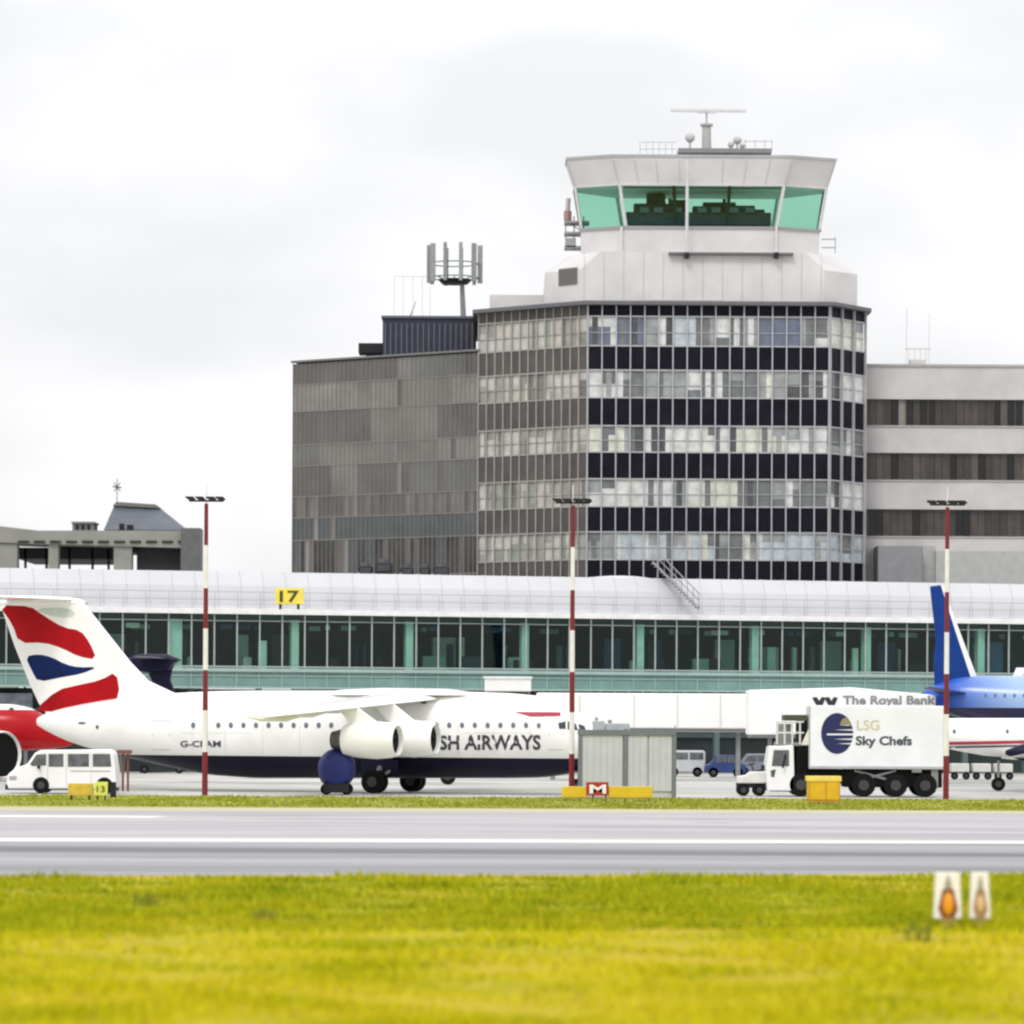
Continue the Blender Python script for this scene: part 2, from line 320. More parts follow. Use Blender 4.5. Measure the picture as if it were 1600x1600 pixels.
for i in range(k+1): mb.seg(PA, PB, i*bay, i*bay+.09, zW, zE0, .01, .12)
mb.seg(PA, PB, 0, PL, zW+.02, zW+.12, .01, .10); mb.seg(PA, PB, 0, PL, zE0-.45, zE0-.39, .01, .06); mb.build('mullion', m_mull, pier)
mb = MB()
for px in (-95, 85, 275, 462, 641, 822, 1002, 1182, 1357, 1535, 1700):
    c = pt(px); wd_ = .42 if px == 275 else .24
    mb.seg(PA, PB, c-wd_, c+wd_, zW-.1, zE0-.3, -.85, -.25)
mb.each('column', m_colm, pier)
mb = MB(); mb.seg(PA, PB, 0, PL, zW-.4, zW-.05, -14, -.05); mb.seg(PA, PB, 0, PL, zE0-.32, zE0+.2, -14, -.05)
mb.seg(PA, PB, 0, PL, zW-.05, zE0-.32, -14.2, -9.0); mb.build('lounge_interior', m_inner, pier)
mb = MB()
for i in range(70):
    a = random.uniform(2, PL-2); wd_ = random.uniform(.3, 1.6); o = random.uniform(-6, -.6); h = random.choice([.7, .9, 1.7, 1.75, 2.2])
    mb.seg(PA, PB, a, a+wd_*(.4 if 1 < h < 2 else 1), zW-.03, zW+h, o-.4, o, mi=random.randrange(4))
for i in range(60):
    a = random.uniform(2, PL-2); o = random.uniform(-5, -.7); mb.seg(PA, PB, a, a+random.uniform(.3, 1.3), zE0-.9, zE0-.6, o-.1, o, mi=random.randrange(4))
mb.each('lounge_furniture', [mat('f_dark', (.03, .04, .05), .6), mat('f_mid', (.3, .4, .36), .6), mat('f_pale', (.8, .85, .78), .6), mat('f_blue', (.05, .1, .22), .6)], pier)
mb = MB(); mb.seg(PA, PB, 0, PL, zS+.35, zW-.03, -.5, .02); mb.build('spandrel', m_teal, pier)
mb = MB(); zz = zW-.42
mb.seg(PA, PB, 0, PL, zW-.25, zW-.03, .03, .25); mb.seg(PA, PB, 0, PL, zz-.12, zz-.05, .03, .1); mb.seg(PA, PB, 0, PL, zS+.28, zS+.4, .03, .15)
for i in range(k): mb.seg(PA, PB, i*bay, i*bay+.06, zS+.4, zW-.25, .03, .08)
mb.build('rail', m_tealrail, pier)
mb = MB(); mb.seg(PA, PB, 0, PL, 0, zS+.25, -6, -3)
mb.build('lower_wall', mat('undercroft_wall', (0.025, 0.04, 0.04), .6, noise=.5, scale=.5), pier)  # shade of the undercroft put into the dark wall colour
mb = MB()
for i in range(0, k, 3): mb.seg(PA, PB, i*bay, i*bay+.35, 0, zS+.3, -1, -.6)
mb.seg(PA, PB, 0, PL, 2.3, 2.6, -2.9, -2.6); mb.seg(PA, PB, 0, PL, 3.4, 3.5, -2.9, -2.6)
mb.build('lower_frame', mat('undercroft_frame', (.10, .15, .15), .6), pier)  # frame colour also darkened for the undercroft shade
# lower glazing seen at the left end
mb = MB(); a0, a1 = pt(-60), pt(60); mb.seg(PA, PB, a0, a1, 2.5, zS-.1, -2.5, -2.4); mb.build('lower_glazing', mat('lavender_glass', (.3, .34, .4), .15, noise=.4), pier)
mb = MB(); a = pt(905); b = pt(1050)
ring = []
for i in range(9):
    s_ = i/8; zz = zT-.35+math.sin(math.pi*s_)**.5*.5; ring.append((a+(b-a)*s_, zz))
mb.loft([[pp(q, -1.1, z) for q, z in ring]+[pp(b, -1.1, zT-1), pp(a, -1.1, zT-1)], [pp(q, -14, z) for q, z in ring]+[pp(b, -14, zT-1), pp(a, -14, zT-1)]]); mb.build('roof_hood', m_eave, pier)
# stand number sign
sg = thing('stand_sign', 'small yellow stand sign reading 17 on the white terminal roof edge', 'sign', W(452, 946, 243.5))
mb = MB(); mb.pbox(430, 919, 474, 944, 243.6, 243.8); mb.build('sign_panel', mat('sign_yellow', (.85, .7, .08), .4), sg, bevel=.03)
mb = MB(); add_text(mb, '17', lambda x, y: W(x, y, 243.57), 437, 923, 467, 941, bold=.02); mb.build('sign_number', mat('sign_ink', (.06, .05, .01), .6), sg)
mb = MB(); mb.pbox(436, 944, 440, 952, 243.6, 243.7); mb.pbox(464, 944, 468, 952, 243.6, 243.7); mb.each('post', dark, sg)
# roof stair
st = thing('roof_stair', 'grey metal staircase slanting down the white terminal roof', 'staircase', W(1060, 950, 258))
mb = MB()
for o in (0, .9):
    a = W(1020, 878, 257.2+o*1.0); b = W(1092, 951, 254.6+o); mb.tube(a, b, .07, n=6)
    mb.tube(a+Vector((.0, 0, .55)), b+Vector((0, 0, .55)), .035, n=5); mb.tube(a+Vector((.0, 0, 1.0)), b+Vector((0, 0, 1.0)), .04, n=5)
    for i in range(9):
        p = a.lerp(b, i/8); mb.tube(p, p+Vector((0, 0, 1.0)), .03, n=4)
mb.build('railing', steel, st)
mb = MB()
for i in range(16):
    p = W(1020, 878, 257.2).lerp(W(1092, 951, 254.6), (i+.5)/16); mb.box((p.x-.16, p.y, p.z-.03), (p.x+.16, p.y+.9, p.z+.03))
mb.build('tread', mat('tread_grey', (.22, .22, .24), .5), st)
# roof plant at the foot of the brown block
def roof_unit(lbl, px0, py0, px1, py1, d, dish=False):
    a = W((px0+px1)/2, py1, d); th = thing('roof_fan_unit', lbl, 'roof equipment', a, group='dark fan units on the terminal roof')
    mb = MB(); mb.pbox(px0, py0+3, px1, py1, d, d+1.2); mb.build('housing', dark, th, bevel=.06)
    mb = MB(); c = W((px0+px1)/2, py0+3, d+.6); r = (px1-px0)*.36*d/F; mb.tube(c, c+Vector((0, 0, .28)), r, r*.7, n=14); mb.build('fan_cowl', mat('cowl_grey', (.05, .05, .055), .6), th, smooth=True)
    mb = MB()
    for q in range(3): mb.pbox(px0+3, py0+6+q*3.2, px1-3, py0+7.4+q*3.2, d-.03, d-.005)
    mb.build('intake_slat', mat('slat_grey', (.09, .09, .1), .6), th)
    mb = MB(); mb.pbox(px0-2, py1-3, px0+2, py1+3, d-.3, d+1); mb.build('pipe', steel, th)
for i, (l, a, b, c, e) in enumerate([('dark roof fan unit, leftmost of the row below the brown block', 560, 882, 582, 897), ('large dark fan unit with its shadowed base, second in the roof row', 586, 877, 612, 902),
        ('small dark roof unit just right of the largest fan unit', 626, 884, 646, 898), ('dark roof fan unit, third small one in the roof row', 655, 884, 672, 899), ('wide dark roof unit, rightmost of the row below the brown block', 676, 883, 702, 899)]):
    roof_unit(l, a, b, c, e, 259)
bx = thing('white_cabin', 'white rooftop equipment cabin in front of the green spandrel above the airliner wing', 'cabin', W(794, 1083, 243))
mb = MB(); mb.pbox(757, 1060, 830, 1080, 243, 245); mb.build('body', white, bx, bevel=.05)
mb = MB(); mb.pbox(755, 1057, 832, 1060, 242.9, 245.1); mb.build('lid', m_eave, bx); mb = MB(); mb.pbox(760, 1080, 764, 1210, 243.5, 243.8); mb.pbox(824, 1080, 828, 1210, 243.5, 243.8); mb.each('leg', steel, bx)

# ================================================================ TOWER BUILDING
m_spand = mat('black_spandrel', (0.011, 0.011, 0.019), .4, noise=.4, scale=.8, spec=.08)
m_mt = mat('aluminium_mullion', (0.44, 0.45, 0.47), .45, metal=.2)
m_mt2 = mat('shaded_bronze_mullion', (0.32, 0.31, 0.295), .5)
m_conc = mat('pale_concrete', (0.62, 0.605, 0.61), .8, noise=.12, scale=.35)
panes = [mat('pane_%s' % s_, c, .25, noise=.3, scale=1.2, spec=.5) for s_, c in (
    ('grey', (.17, .18, .185)), ('pale_grey', (.33, .345, .345)), ('white_blind', (.66, .68, .66)), ('dark', (.08, .085, .09)), ('cream_blind', (.66, .67, .58)), ('blue', (.15, .17, .24)), ('pale_blue', (.5, .56, .6)))]
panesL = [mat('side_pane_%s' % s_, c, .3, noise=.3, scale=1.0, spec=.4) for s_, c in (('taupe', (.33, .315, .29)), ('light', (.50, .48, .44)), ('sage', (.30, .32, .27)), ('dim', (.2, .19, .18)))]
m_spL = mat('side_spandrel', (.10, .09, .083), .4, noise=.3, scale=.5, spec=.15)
A = W(455, 1200, 307).xy; B = W(745, 1200, 296.5).xy; Cc = W(915, 1200, 290).xy; D = W(1292, 1200, 290).xy; E = W(1347, 1200, 294).xy
rows = [(495, 541), (579, 622), (666, 707), (749, 792), (832, 875)]; top = 478
tw = thing('control_tower_building', 'multi storey office tower with black and pale striped glazing under a glass control cab', 'control tower', (D.x-8, 300, 0))
zr = [(pz(1100, b, 290), pz(1100, a, 290)) for a, b in rows]; zTop = pz(1100, top, 290)
mb = MB(); base = [(p.x, p.y) for p in (B, Cc, D, E)]; 
ins = [(B.x+.3, B.y+.3), (Cc.x+.1, Cc.y+.35), (D.x-.1, D.y+.35), (E.x-.35, E.y+.2), (E.x-.35, 318), (B.x+.3, 318)]
mb.loft([[(x, y, 0) for x, y in ins], [(x, y, zTop-.05) for x, y in ins]]); mb.build('core', m_spand, tw)
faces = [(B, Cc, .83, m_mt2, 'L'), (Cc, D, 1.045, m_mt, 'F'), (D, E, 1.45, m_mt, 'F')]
for P0, P1, sp, mm, kd in faces:
    L = (P1-P0).length; nn = max(1, round(L/sp)); sp = L/nn
    mm2 = mm
    # spandrel bands as one part each face
    zs = [0]+[z for r in reversed(zr) for z in r]+[zTop]
    mb = MB()
    for i in range(0, len(zs), 2): mb.seg(P0, P1, 0.004, L-.004, zs[i]+.004, zs[i+1]-.004, -.3, .0)
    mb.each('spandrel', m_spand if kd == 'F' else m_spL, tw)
    for ri, (z0, z1) in enumerate(zr):
        mb = MB(); run = 0; mi = 0
        for i in range(nn):
            if run <= 0:
                run = random.choice([1, 1, 2, 2, 3, 4])
                if kd == 'F':
                    mi = random.choices(range(7), ([4, 5, 1, 2, .5, 2, 3], [3, 5, 4, 2, 1, 0, 1], [2, 2, 6, 2, 6, 0, 0], [3, 6, 4, 1, 3, 0, 0], [3, 4, 1, 1, 0, 1, 7])[ri])[0]
                else: mi = random.choices(range(4), [4, 5, 3 if ri > 2 else 1, 1])[0]
            run -= 1
            # blinds drawn to different heights inside each bay
            h = random.choice([0, 0, .35, .5, .7]); zm = z1-(z1-z0)*h
            mb.seg(P0, P1, i*sp, (i+1)*sp, z0, zm if h else z1, -.2, -.09, mi)
            if h: mb.seg(P0, P1, i*sp, (i+1)*sp, zm, z1, -.2, -.09, random.choice([0, 1, 2, mi] if kd == 'F' else [0, 1, 1]))
            if random.random() < .4:
                a_, b_ = random.choice([(0, .35), (.6, 1), (.3, .7), (0, .5)]); mb.seg(P0, P1, (i+a_)*sp, (i+b_)*sp, z0+.05, z1-.05, -.088, -.08, random.choice([2, 2, 3, 1, 0, 4] if kd == 'F' else [1, 3, 2]))
        mb.build('ribbon_window', panes if kd == 'F' else panesL, tw)
    mb = MB()
    for i in range(nn+1): mb.seg(P0, P1, i*sp-.045, i*sp+.045, 0, zTop, .004, .2 if kd == 'F' else .08)
    for (z0, z1) in zr:
        for z in (z0, z1): mb.seg(P0, P1, 0, L, z-.05, z+.05, -.08, .06)
        mb.seg(P0, P1, 0, L, z0+(z1-z0)*.45-.025, z0+(z1-z0)*.45+.025, -.08, -.02)
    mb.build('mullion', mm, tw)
# roof slab
mb = MB(); zs0 = zTop; o = .75
sl_ = [(B.x-.5, B.y-.4), (Cc.x-.3, Cc.y-o), (D.x+.3, D.y-o), (E.x+.5, E.y-.3), (E.x+.3, 318), (B.x-.5, 318)]
mb.loft([[(x, y, zs0) for x, y in sl_], [(x, y, zs0+.28) for x, y in sl_]]); mb.build('roof_slab', mat('slab_dark', (.12, .12, .13), .6), tw)
mb = MB(); a = W(765, 474, 296); b = W(905, 459, 296); mb.box((a.x, 297, zs0+.28), (b.x+2, 315, b.z)); mb.build('parapet', m_conc, tw)
CX = W(1097, 400, 292).x; CY = 302.4
def ring(h, c, z, cx=CX, cy=CY, hb=None):
    hb = h if hb is None else hb-9+h
    return [(cx-h+c, cy-h, z), (cx+h-c, cy-h, z), (cx+h, cy-h+c, z), (cx+h, cy+hb-c, z), (cx+h-c, cy+hb, z), (cx-h+c, cy+hb, z), (cx-h, cy+hb-c, z), (cx-h, cy-h+c, z)]
def cring(h, c, z): return [(x, (CY-h+c*.5 if abs(y-(CY-h+c)) < 1e-6 else y), z_) for x, y, z_ in ring(h, c, z, hb=-2.6)]
zz = lambda py: pz(1097, py, 292)
mb = MB(); mb.loft([ring(11.7, 2.7, zs0+.28), ring(11.7, 2.7, zz(424)), [(CX+(x-CX)*.846, y if y < CY else y-2, zz(397)) for x, y, _ in ring(11.7, 2.7, 0)]]); mb.build('plant_level', m_conc, tw)
mb = MB(); 
for i in range(13):
    x = CX-8.8+i*17.6/12; mb.box((x-.02, CY-11.73, zs0+.4), (x+.02, CY-11.70, zz(398)))
mb.box((CX-3.8, CY-11.9, zs0+.3), (CX+1.5, CY-11.72, zs0+.5))
mb.build('panel_joint', mat('joint_grey', (.50, .49, .50), .8), tw)
mb = MB(); L0 = Vector((CX-11.7, CY-11.7+2.7)); L1 = Vector((CX-11.7+2.7, CY-11.7)); mb.seg(L0, L1, 1.5, 3.4, zz(447), zz(421), .0, .08)
for i in range(6): mb.seg(L0, L1, 1.55, 3.35, zz(447)+.1+i*.19, zz(447)+.16+i*.19, .081, .12)
mb.build('louvre', mat('louvre_grey', (.16, .155, .15), .6), tw)
cab = MB(); C3 = 3.3
cab.loft([cring(8.95, C3, zz(400)), cring(9.0, C3, zz(352))]); cab.build('cab_base', m_conc, tw)
mb = MB(); mb.loft([cring(9.02, C3, zz(402)), cring(9.05, C3, zz(398))]); mb.loft([cring(9.1, C3, zz(354)), cring(9.13, C3, zz(350))]); mb.build('cab_ledge', mat('ledge_grey', (.33, .33, .34), .7), tw)
r0_, r1_ = cring(8.95, C3, zz(350)), cring(9.45, C3, zz(286))
g_cab = glass('cab_glass', (0.55, 0.81, 0.70), .0)
for i in range(8):
    j = (i+1) % 8; a, b, c, e = [Vector(p) for p in (r0_[i], r0_[j], r1_[j], r1_[i])]
    segs = 3 if i == 0 else (1 if i % 2 else 3)
    cuts = [0, .36, .67, 1] if i == 0 else [k_/segs for k_ in range(segs+1)]
    for s0, s1 in zip(cuts, cuts[1:]):
        mb = MB(); p = [a.lerp(b, s0), a.lerp(b, s1), e.lerp(c, s1), e.lerp(c, s0)]; mb.add(p, [(0, 1, 2, 3)]); mb.build('window_pane', g_cab, tw)
mbw, mbk = MB(), MB()
for i in range(8):
    mbw.tube(r0_[i], r1_[i], .13, n=6); j = (i+1) % 8
    if i % 2 == 0:
        for s_ in (.33, .67):
            mbk.tube(Vector(r0_[i]).lerp(Vector(r0_[j]), s_)+Vector((0, .15, 0)), Vector(r1_[i]).lerp(Vector(r1_[j]), s_)+Vector((0, .15, 0)), .14, n=6)
for px in (1073,):
    a = W(px, 402, 292.6); b = W(px+1, 250, 291.6); mbw.tube(a, b, .12, n=8)
for px in (971, 1213): a = W(px, 402, 293.2); b = W(px, 354, 293.2); mbw.tube(a, b, .09, n=6)
mbw.each('cab_post', mat('cab_post_white', (.62, .62, .62), .5), tw); mbk.each('inner_post', dark, tw)
mb = MB(); mb.loft([cring(9.47, C3, zz(287.5)), cring(9.5, C3, zz(284)), cring(10.05, 3.4, zz(249)), cring(10.1, 3.4, zz(243))]); mb.build('cab_fascia', m_conc, tw)
mb = MB(); mb.loft([cring(10.16, 3.4, zz(245)), cring(10.18, 3.4, zz(241))]); mb.build('cab_roof_edge', mat('roof_edge', (.4, .4, .41), .6), tw)
mb = MB(); mb.loft([cring(9.3, C3, zz(288)), cring(9.35, C3, zz(285))]); mb.build('cab_ceiling', mat('ceiling_pale', (.8, .85, .82), .7), tw)
mb = MB(); mb.pbox(975, 286, 1228, 292, 293.5, 294.2); mb.build('blind_header', dark, tw)  # dark strip behind the top edge of the cab glass
mb = MB(); mb.pbox(1045, 395, 1240, 397.5, 290.2, 293); mb.build('walkway_ledge', mat('ledge_brown', (.13, .12, .12), .7), tw)  # thin dark box put in as the shadow line at the cab ledge
for px in (1073, 1213):
    mb = MB(); mb.pbox(px-3, 394, px+4, 403, 290.0, 290.6); mb.build('bracket', dark, tw)
mb = MB()
for i in (0, 1, 2, 7):
    mb.tube(Vector(cring(9.52, C3, zz(285))[i])+Vector((0, -.03, 0)), Vector(cring(10.07, 3.4, zz(249))[i])+Vector((0, -.03, 0)), .045, n=4)
for t_ in (.12, .24, .37, .62, .75, .88):
    a = Vector(cring(9.52, C3, zz(285))[0]).lerp(Vector(cring(9.52, C3, zz(285))[1]), t_); b = Vector(cring(10.07, 3.4, zz(249))[0]).lerp(Vector(cring(10.07, 3.4, zz(249))[1]), t_); mb.tube(a, b, .02, n=4)
mb.each('fascia_joint', mat('joint_grey', (.42, .41, .42), .8), tw)
# desks and screens inside
mb = MB()
for (x0, x1, y0, d) in [(978, 1205, 332, 296), (990, 1062, 318, 298), (1010, 1040, 303, 299), (1082, 1120, 322, 297.5), (1098, 1150, 316, 299), (1130, 1180, 321, 298), (1150, 1195, 327, 297), (1048, 1075, 312, 299.5), (1030, 1036, 296, 299.2)]:
    dd = 294.6+(d-296)*.75; mb.pbox(x0, y0, x1, 351, dd, dd+.9)
mb.each('console_desk', mat('console_navy', (.015, .03, .045), .5, noise=.4, scale=2), tw, bevel=.08)
mb = MB(); 
for x in (1000, 1022, 1052, 1090, 1112, 1140, 1165): mb.pbox(x, 324, x+14, 332, 294.4, 294.55)
mb.each('monitor', mat('monitor_grey', (.08, .12, .14), .3), tw)
# roof platform, mast and radar on top of the cab
mb = MB(); mb.pbox(1060, 232, 1206, 238, 298, 303); 
for x in (1066, 1100, 1135, 1170, 1200): mb.pbox(x, 238, x+3, 246, 299, 299.2)
mb.build('roof_platform', mat('platform_grey', (.22, .22, .23), .6), tw)
mb = MB(); a = W(1104, 234, 300); b = W(1104, 197, 300); mb.tube(a, b, .38, .34, n=12); mb.tube(b, b+Vector((0, 0, .15)), .5, n=12); mb.tube(b, W(1104, 174, 300), .07, n=6); mb.build('radar_mast', mat('mast_grey', (.4, .4, .4), .6), tw)
mb = MB(); mb.pbox(1048, 170.5, 1166, 174, 299.8, 300.1); mb.pbox(1090, 174, 1118, 176, 299.8, 300.1); mb.build('radar_bar', mat('radar_pale', (.66, .66, .68), .6), tw)
mb = MB(); 
for x, y, r in ((1078, 215, .38), (1152, 219, .33), (1142, 226, .25), (1160, 228, .22)):
    c = W(x, y, 299.5); mb.sphere(c, r); mb.tube(c, W(x, 234, 299.5), .09, n=6)
mb.each('radome', mat('radome_grey', (.5, .5, .5), .6), tw)
mb = MB()
for x in range(1000, 1060, 10): mb.tube(W(x, 246, 294), W(x, 222, 294), .02, n=4)
for x in (1165, 1180, 1195, 1206): mb.tube(W(x, 236, 299), W(x, 218, 299), .025, n=4)
for y in (222, 233): mb.tube(W(1000, y, 294), W(1058, y, 294), .02, n=4)
mb.tube(W(1150, 221, 299), W(1206, 221, 299), .025, n=4)
mb.build('roof_railing', steel, tw)
# side gantry on the left of the cab
mb = MB()
for y in (345, 362, 384): mb.pbox(882, y, 921, y+3, 296, 298)
for x in (884, 897, 912): mb.tube(W(x, 392, 296.5), W(x, 338, 296.5), .05, n=5)
mb.tube(W(890, 350, 296.5), W(918, 366, 296.5), .04, n=5); mb.pbox(884, 372, 900, 386, 296, 297); mb.build('side_gantry', mat('gantry_grey', (.3, .3, .31), .6), tw)
mb = MB(); a, b, c = W(887, 345, 296.5), W(887, 330, 296.5), W(888, 310, 296.5); mb.tube(a, b, .3, n=8); mb.tube(b, c, .18, n=8, mi=1); mb.build('beacon', [mat('beacon_red', (.35, .2, .2), .5), mat('beacon_pale', (.5, .45, .45), .5)], tw)
mb = MB(); 
for y in (374, 387): mb.tube(W(1284, y, 296), W(1306, y, 296), .05, n=4)
mb.tube(W(1305, 370, 296), W(1305, 396, 296), .04, n=4); mb.build('side_rail', steel, tw)

# brown block
ob = thing('office_block', 'brown grey glazed office block joined to the left side of the control tower building', 'building', (W(600, 1200, 300).x, 306, 0))
pB = [mat('brown_pane_%d' % i, c, .22, noise=.35, scale=.25, spec=.45) for i, c in enumerate([(.125, .115, .108), (.18, .168, .157), (.225, .21, .198), (.105, .10, .095), (.14, .142, .134)])]
L = (B-A).length; nn = 42; sp = L/nn; zt = pz(455, 567, 307); 
mb = MB(); q = [(A.x+.2, A.y+.4), (B.x, B.y+.35), (B.x, 320), (A.x+.2, 320)]; mb.loft([[(x, y, 0) for x, y in q], [(x, y, zt-.05) for x, y in q]]); mb.build('core', mat('block_core', (.08, .075, .07), .6), ob)
edges = [567, 600, 642, 694, 727, 775, 808, 843, 900, 1000, 1200]
zc = [pz(455, y+2, 307) for y in edges]; zc[-1] = 0
wts = [[3, 1, 0, 3, 1], [1, 4, 4, 0, 0], [4, 1, 0, 3, 0], [1, 4, 3, 0, 1], [4, 1, 0, 3, 2], [1, 4, 1, 1, 3], [0, 0, 0, 2, 3], [1, 0, 0, 3, 2], [1, 0, 0, 1, 0], [1, 0, 0, 1, 0]]
dk = mat('brown_pane_dark', (.045, .045, .045), .2, noise=.6, scale=.6, spec=.45); tl = mat('brown_pane_teal', (.07, .085, .09), .2, noise=.3, scale=.6)  # darker colours for the lowest panes, painting in what the glass reflects
for ri in range(10):
    mb = MB(); run = 0
    for i in range(nn):
        if run <= 0: run = random.choice([3, 6, 9, 12]); mi = random.choices(range(5), wts[ri])[0]
        run -= 1; m_ = mi
        if ri == 5 and random.random() < .3: m_ = 3
        if ri == 6: m_ = 6
        if ri >= 7: m_ = random.choices([5, 3, 6, 0], [14, 3, 2, .6])[0]
        if ri == 5 and random.random() < .4: m_ = 3
        if random.random() < .05: m_ = random.randrange(4)
        mb.seg(A, B, i*sp, (i+1)*sp, zc[ri+1]+.02, zc[ri]-.02, -.3, 0, m_)
    mb.build('glazing_band' if ri % 2 == 0 else 'ribbon_window', pB+[dk, tl], ob)
mb = MB()
for i in range(nn+1): mb.seg(A, B, i*sp-.025, i*sp+.025, 0, zt, .004, .04)
for z in zc[1:-1]: mb.seg(A, B, 0, L, z-.04, z+.04, .004, .06)
mb.build('mullion', mat('bronze_mullion', (.21, .192, .178), .5), ob)
mb = MB(); mb.seg(A, B, -.1, L, zt, zt+.15, -10, .2); mb.build('parapet', mat('block_parapet', (.16, .16, .155), .6), ob)
mb = MB(); P = W(598, 497, 303); Q = W(742, 553, 303); mb.box((P.x, 303, Q.z-1), (Q.x, 314, P.z)); mb.build('plant_room', mat('plant_navy', (.02, .022, .045), .5, noise=.3), ob)
mb = MB()
for i in range(17): x = P.x+.2+i*(Q.x-P.x-.4)/16; mb.box((x-.05, 302.86, Q.z-.4), (x+.05, 302.99, P.z-.4))
mb.box((P.x-.1, 302.8, P.z), (Q.x, 314, P.z+.18)); mb.build('plant_rib', mat('plant_rib_grey', (.10, .11, .15), .5), ob)
mb = MB(); mb.pbox(560, 536, 598, 552, 304, 306); mb.pbox(572, 552, 596, 562, 304.2, 305.6); mb.build('roof_unit', dark, ob, bevel=.05)
# antenna cluster
an = thing('antenna_array', 'cluster of upright panel antennas on a pole above the dark rooftop plant room', 'antenna', W(723, 497, 304))
mb = MB(); mb.tube(W(724, 497, 304), W(722, 444, 304), .22, .18, n=10); mb.build('pole', steel, an)
mb = MB(); a = W(711, 444, 304); mb.tube(a, a+Vector((0, 0, .35)), 1.0, 1.35, n=16); mb.build('platform', dark, an)
mb = MB(); c = W(710, 412, 304)
for zz_ in (c.z, c.z-1.1):
    pts = [Vector((c.x+1.9*math.cos(R(a_)), 304+1.9*math.sin(R(a_)), zz_)) for a_ in range(0, 361, 30)]
    for p_, q_ in zip(pts, pts[1:]): mb.tube(p_, q_, .05, n=5)
for a_ in range(0, 360, 45): mb.tube((a.x+1.2*math.cos(R(a_)), 304+1.2*math.sin(R(a_)), a.z+.3), (c.x+1.9*math.cos(R(a_)), 304+1.9*math.sin(R(a_)), c.z-1.1), .045, n=4)
mb.build('ring_frame', mat('antenna_frame', (.1, .2, .21), .5), an)
for i, a_ in enumerate((5, 40, 75, 110, 150, 178, 215, 250, 285, 320)):
    x, y = c.x+2.0*math.cos(R(a_)), 304+2.0*math.sin(R(a_)); mb = MB(); w_ = .14 if i % 3 else .2
    mb.box((x-w_, y-.1, c.z-1.5), (x+w_, y+.1, c.z+1.45)); mb.build('panel_antenna', steel if i % 2 else mat('antenna_grey', (.3, .3, .31), .5), an, bevel=.03)
fr_ = thing('whip_aerials', 'faint thin wire frame of whip aerials left of the panel antenna cluster', 'antenna', W(650, 497, 306))
mb = MB()
for x in (616, 630, 645, 660, 672): mb.tube(W(x, 497, 306), W(x, 432, 306), .025, n=4)
mb.each('whip', mat('aerial_grey', (.55, .55, .57), .5), fr_); mb = MB(); mb.tube(W(616, 432, 306), W(690, 432, 306), .025, n=4); mb.tube(W(640, 497, 306), W(650, 470, 306), .1, .04, n=5); mb.build('cross_wire', MATS['aerial_grey'], fr_)

# right concrete block
rb = thing('concrete_block', 'pale concrete office building with brown ribbon windows at the right', 'building', (W(1500, 1200, 300).x, 310, 0))
G0 = W(1345, 1200, 297).xy; G1 = W(1800, 1200, 297).xy; L = (G1-G0).length
zc = [(pz(1475, a, 297), pz(1475, b, 297)) for a, b in ((573, 624), (665, 708), (750, 796), (838, 1300))]; zc[-1] = (zc[-1][0], 0)
mb = MB()
for z1, z0 in zc: mb.seg(G0, G1, 0, L, z0, z1, -18, .0)
mb.build('concrete_band', mat('band_concrete', (.54, .52, .515), .85, noise=.14, scale=.4), rb)
mb = MB(); mb.seg(G0, G1, 0, L, zc[0][0], zc[0][0]+.18, -18, .12)
for z1, z0 in zc[1:]: mb.seg(G0, G1, 0, L, z1-.12, z1-.02, .002, .08)
mb.build('coping', mat('coping_grey', (.4, .39, .39), .8), rb)
pr = [mat('brown_win_%d' % i, c, .25, noise=.3, scale=.8, spec=.4) for i, c in enumerate([(.05, .043, .038), (.07, .06, .054), (.012, .012, .014), (.095, .083, .078), (.26, .24, .22)])]
for (a, b), wt in zip(((624, 665), (708, 750), (796, 838)), ([3, 2, 2, 3, 1], [3, 4, 2, 2, 0], [4, 4, 2, 1, .4])):
    z1, z0 = pz(1475, a, 297), pz(1475, b, 297); mb = MB(); x = 0; q = L/40
    for i in range(40):
        mi = random.choices(range(5), wt)[0]; mb.seg(G0, G1, i*q, (i+1)*q-.03, z0+.003, z1-.003, -.6, -.3, mi)
    mb.seg(G0, G1, 0, L, z0+.003, z1-.003, -1.5, -.61, 0)
    o_ = mb.build('ribbon_window', pr, rb)
    mb = MB()
    for i in range(0, 41, 3): mb.seg(G0, G1, i*q-.04, i*q+.04, z0+.003, z1-.003, -.29, -.2)
    mb.build('window_frame', pr[1], o_)
mb = MB(); mb.pbox(1372, 853, 1441, 930, 293, 296.9); mb.build('stair_housing', mat('housing_grey', (.25, .25, .265), .7), rb)
mb = MB(); mb.pbox(1441, 853, 1462, 930, 294.5, 296.9); mb.pbox(1462, 862, 1700, 930, 294, 296.9); mb.build('lower_roof_wall', mat('lower_wall_grey', (.42, .43, .42), .7), rb)
am = thing('roof_aerial', 'faint thin aerial on a small frame on the concrete building roof', 'antenna', W(1434, 573, 300))
mb = MB(); mb.tube(W(1416, 573, 300), W(1417, 480, 300), .025, n=4); mb.tube(W(1451, 573, 300), W(1452, 490, 300), .025, n=4); mb.each('whip', MATS['aerial_grey'], am)
mb = MB(); mb.tube(W(1414, 545, 300), W(1454, 545, 300), .06, n=4)
for i in range(4): mb.tube(W(1420+i*9, 573, 300), W(1420+i*9, 545, 300), .03, n=4)
mb.pbox(1422, 562, 1446, 573, 300, 301); mb.build('frame', mat('aerial_frame', (.6, .6, .6), .5), am)

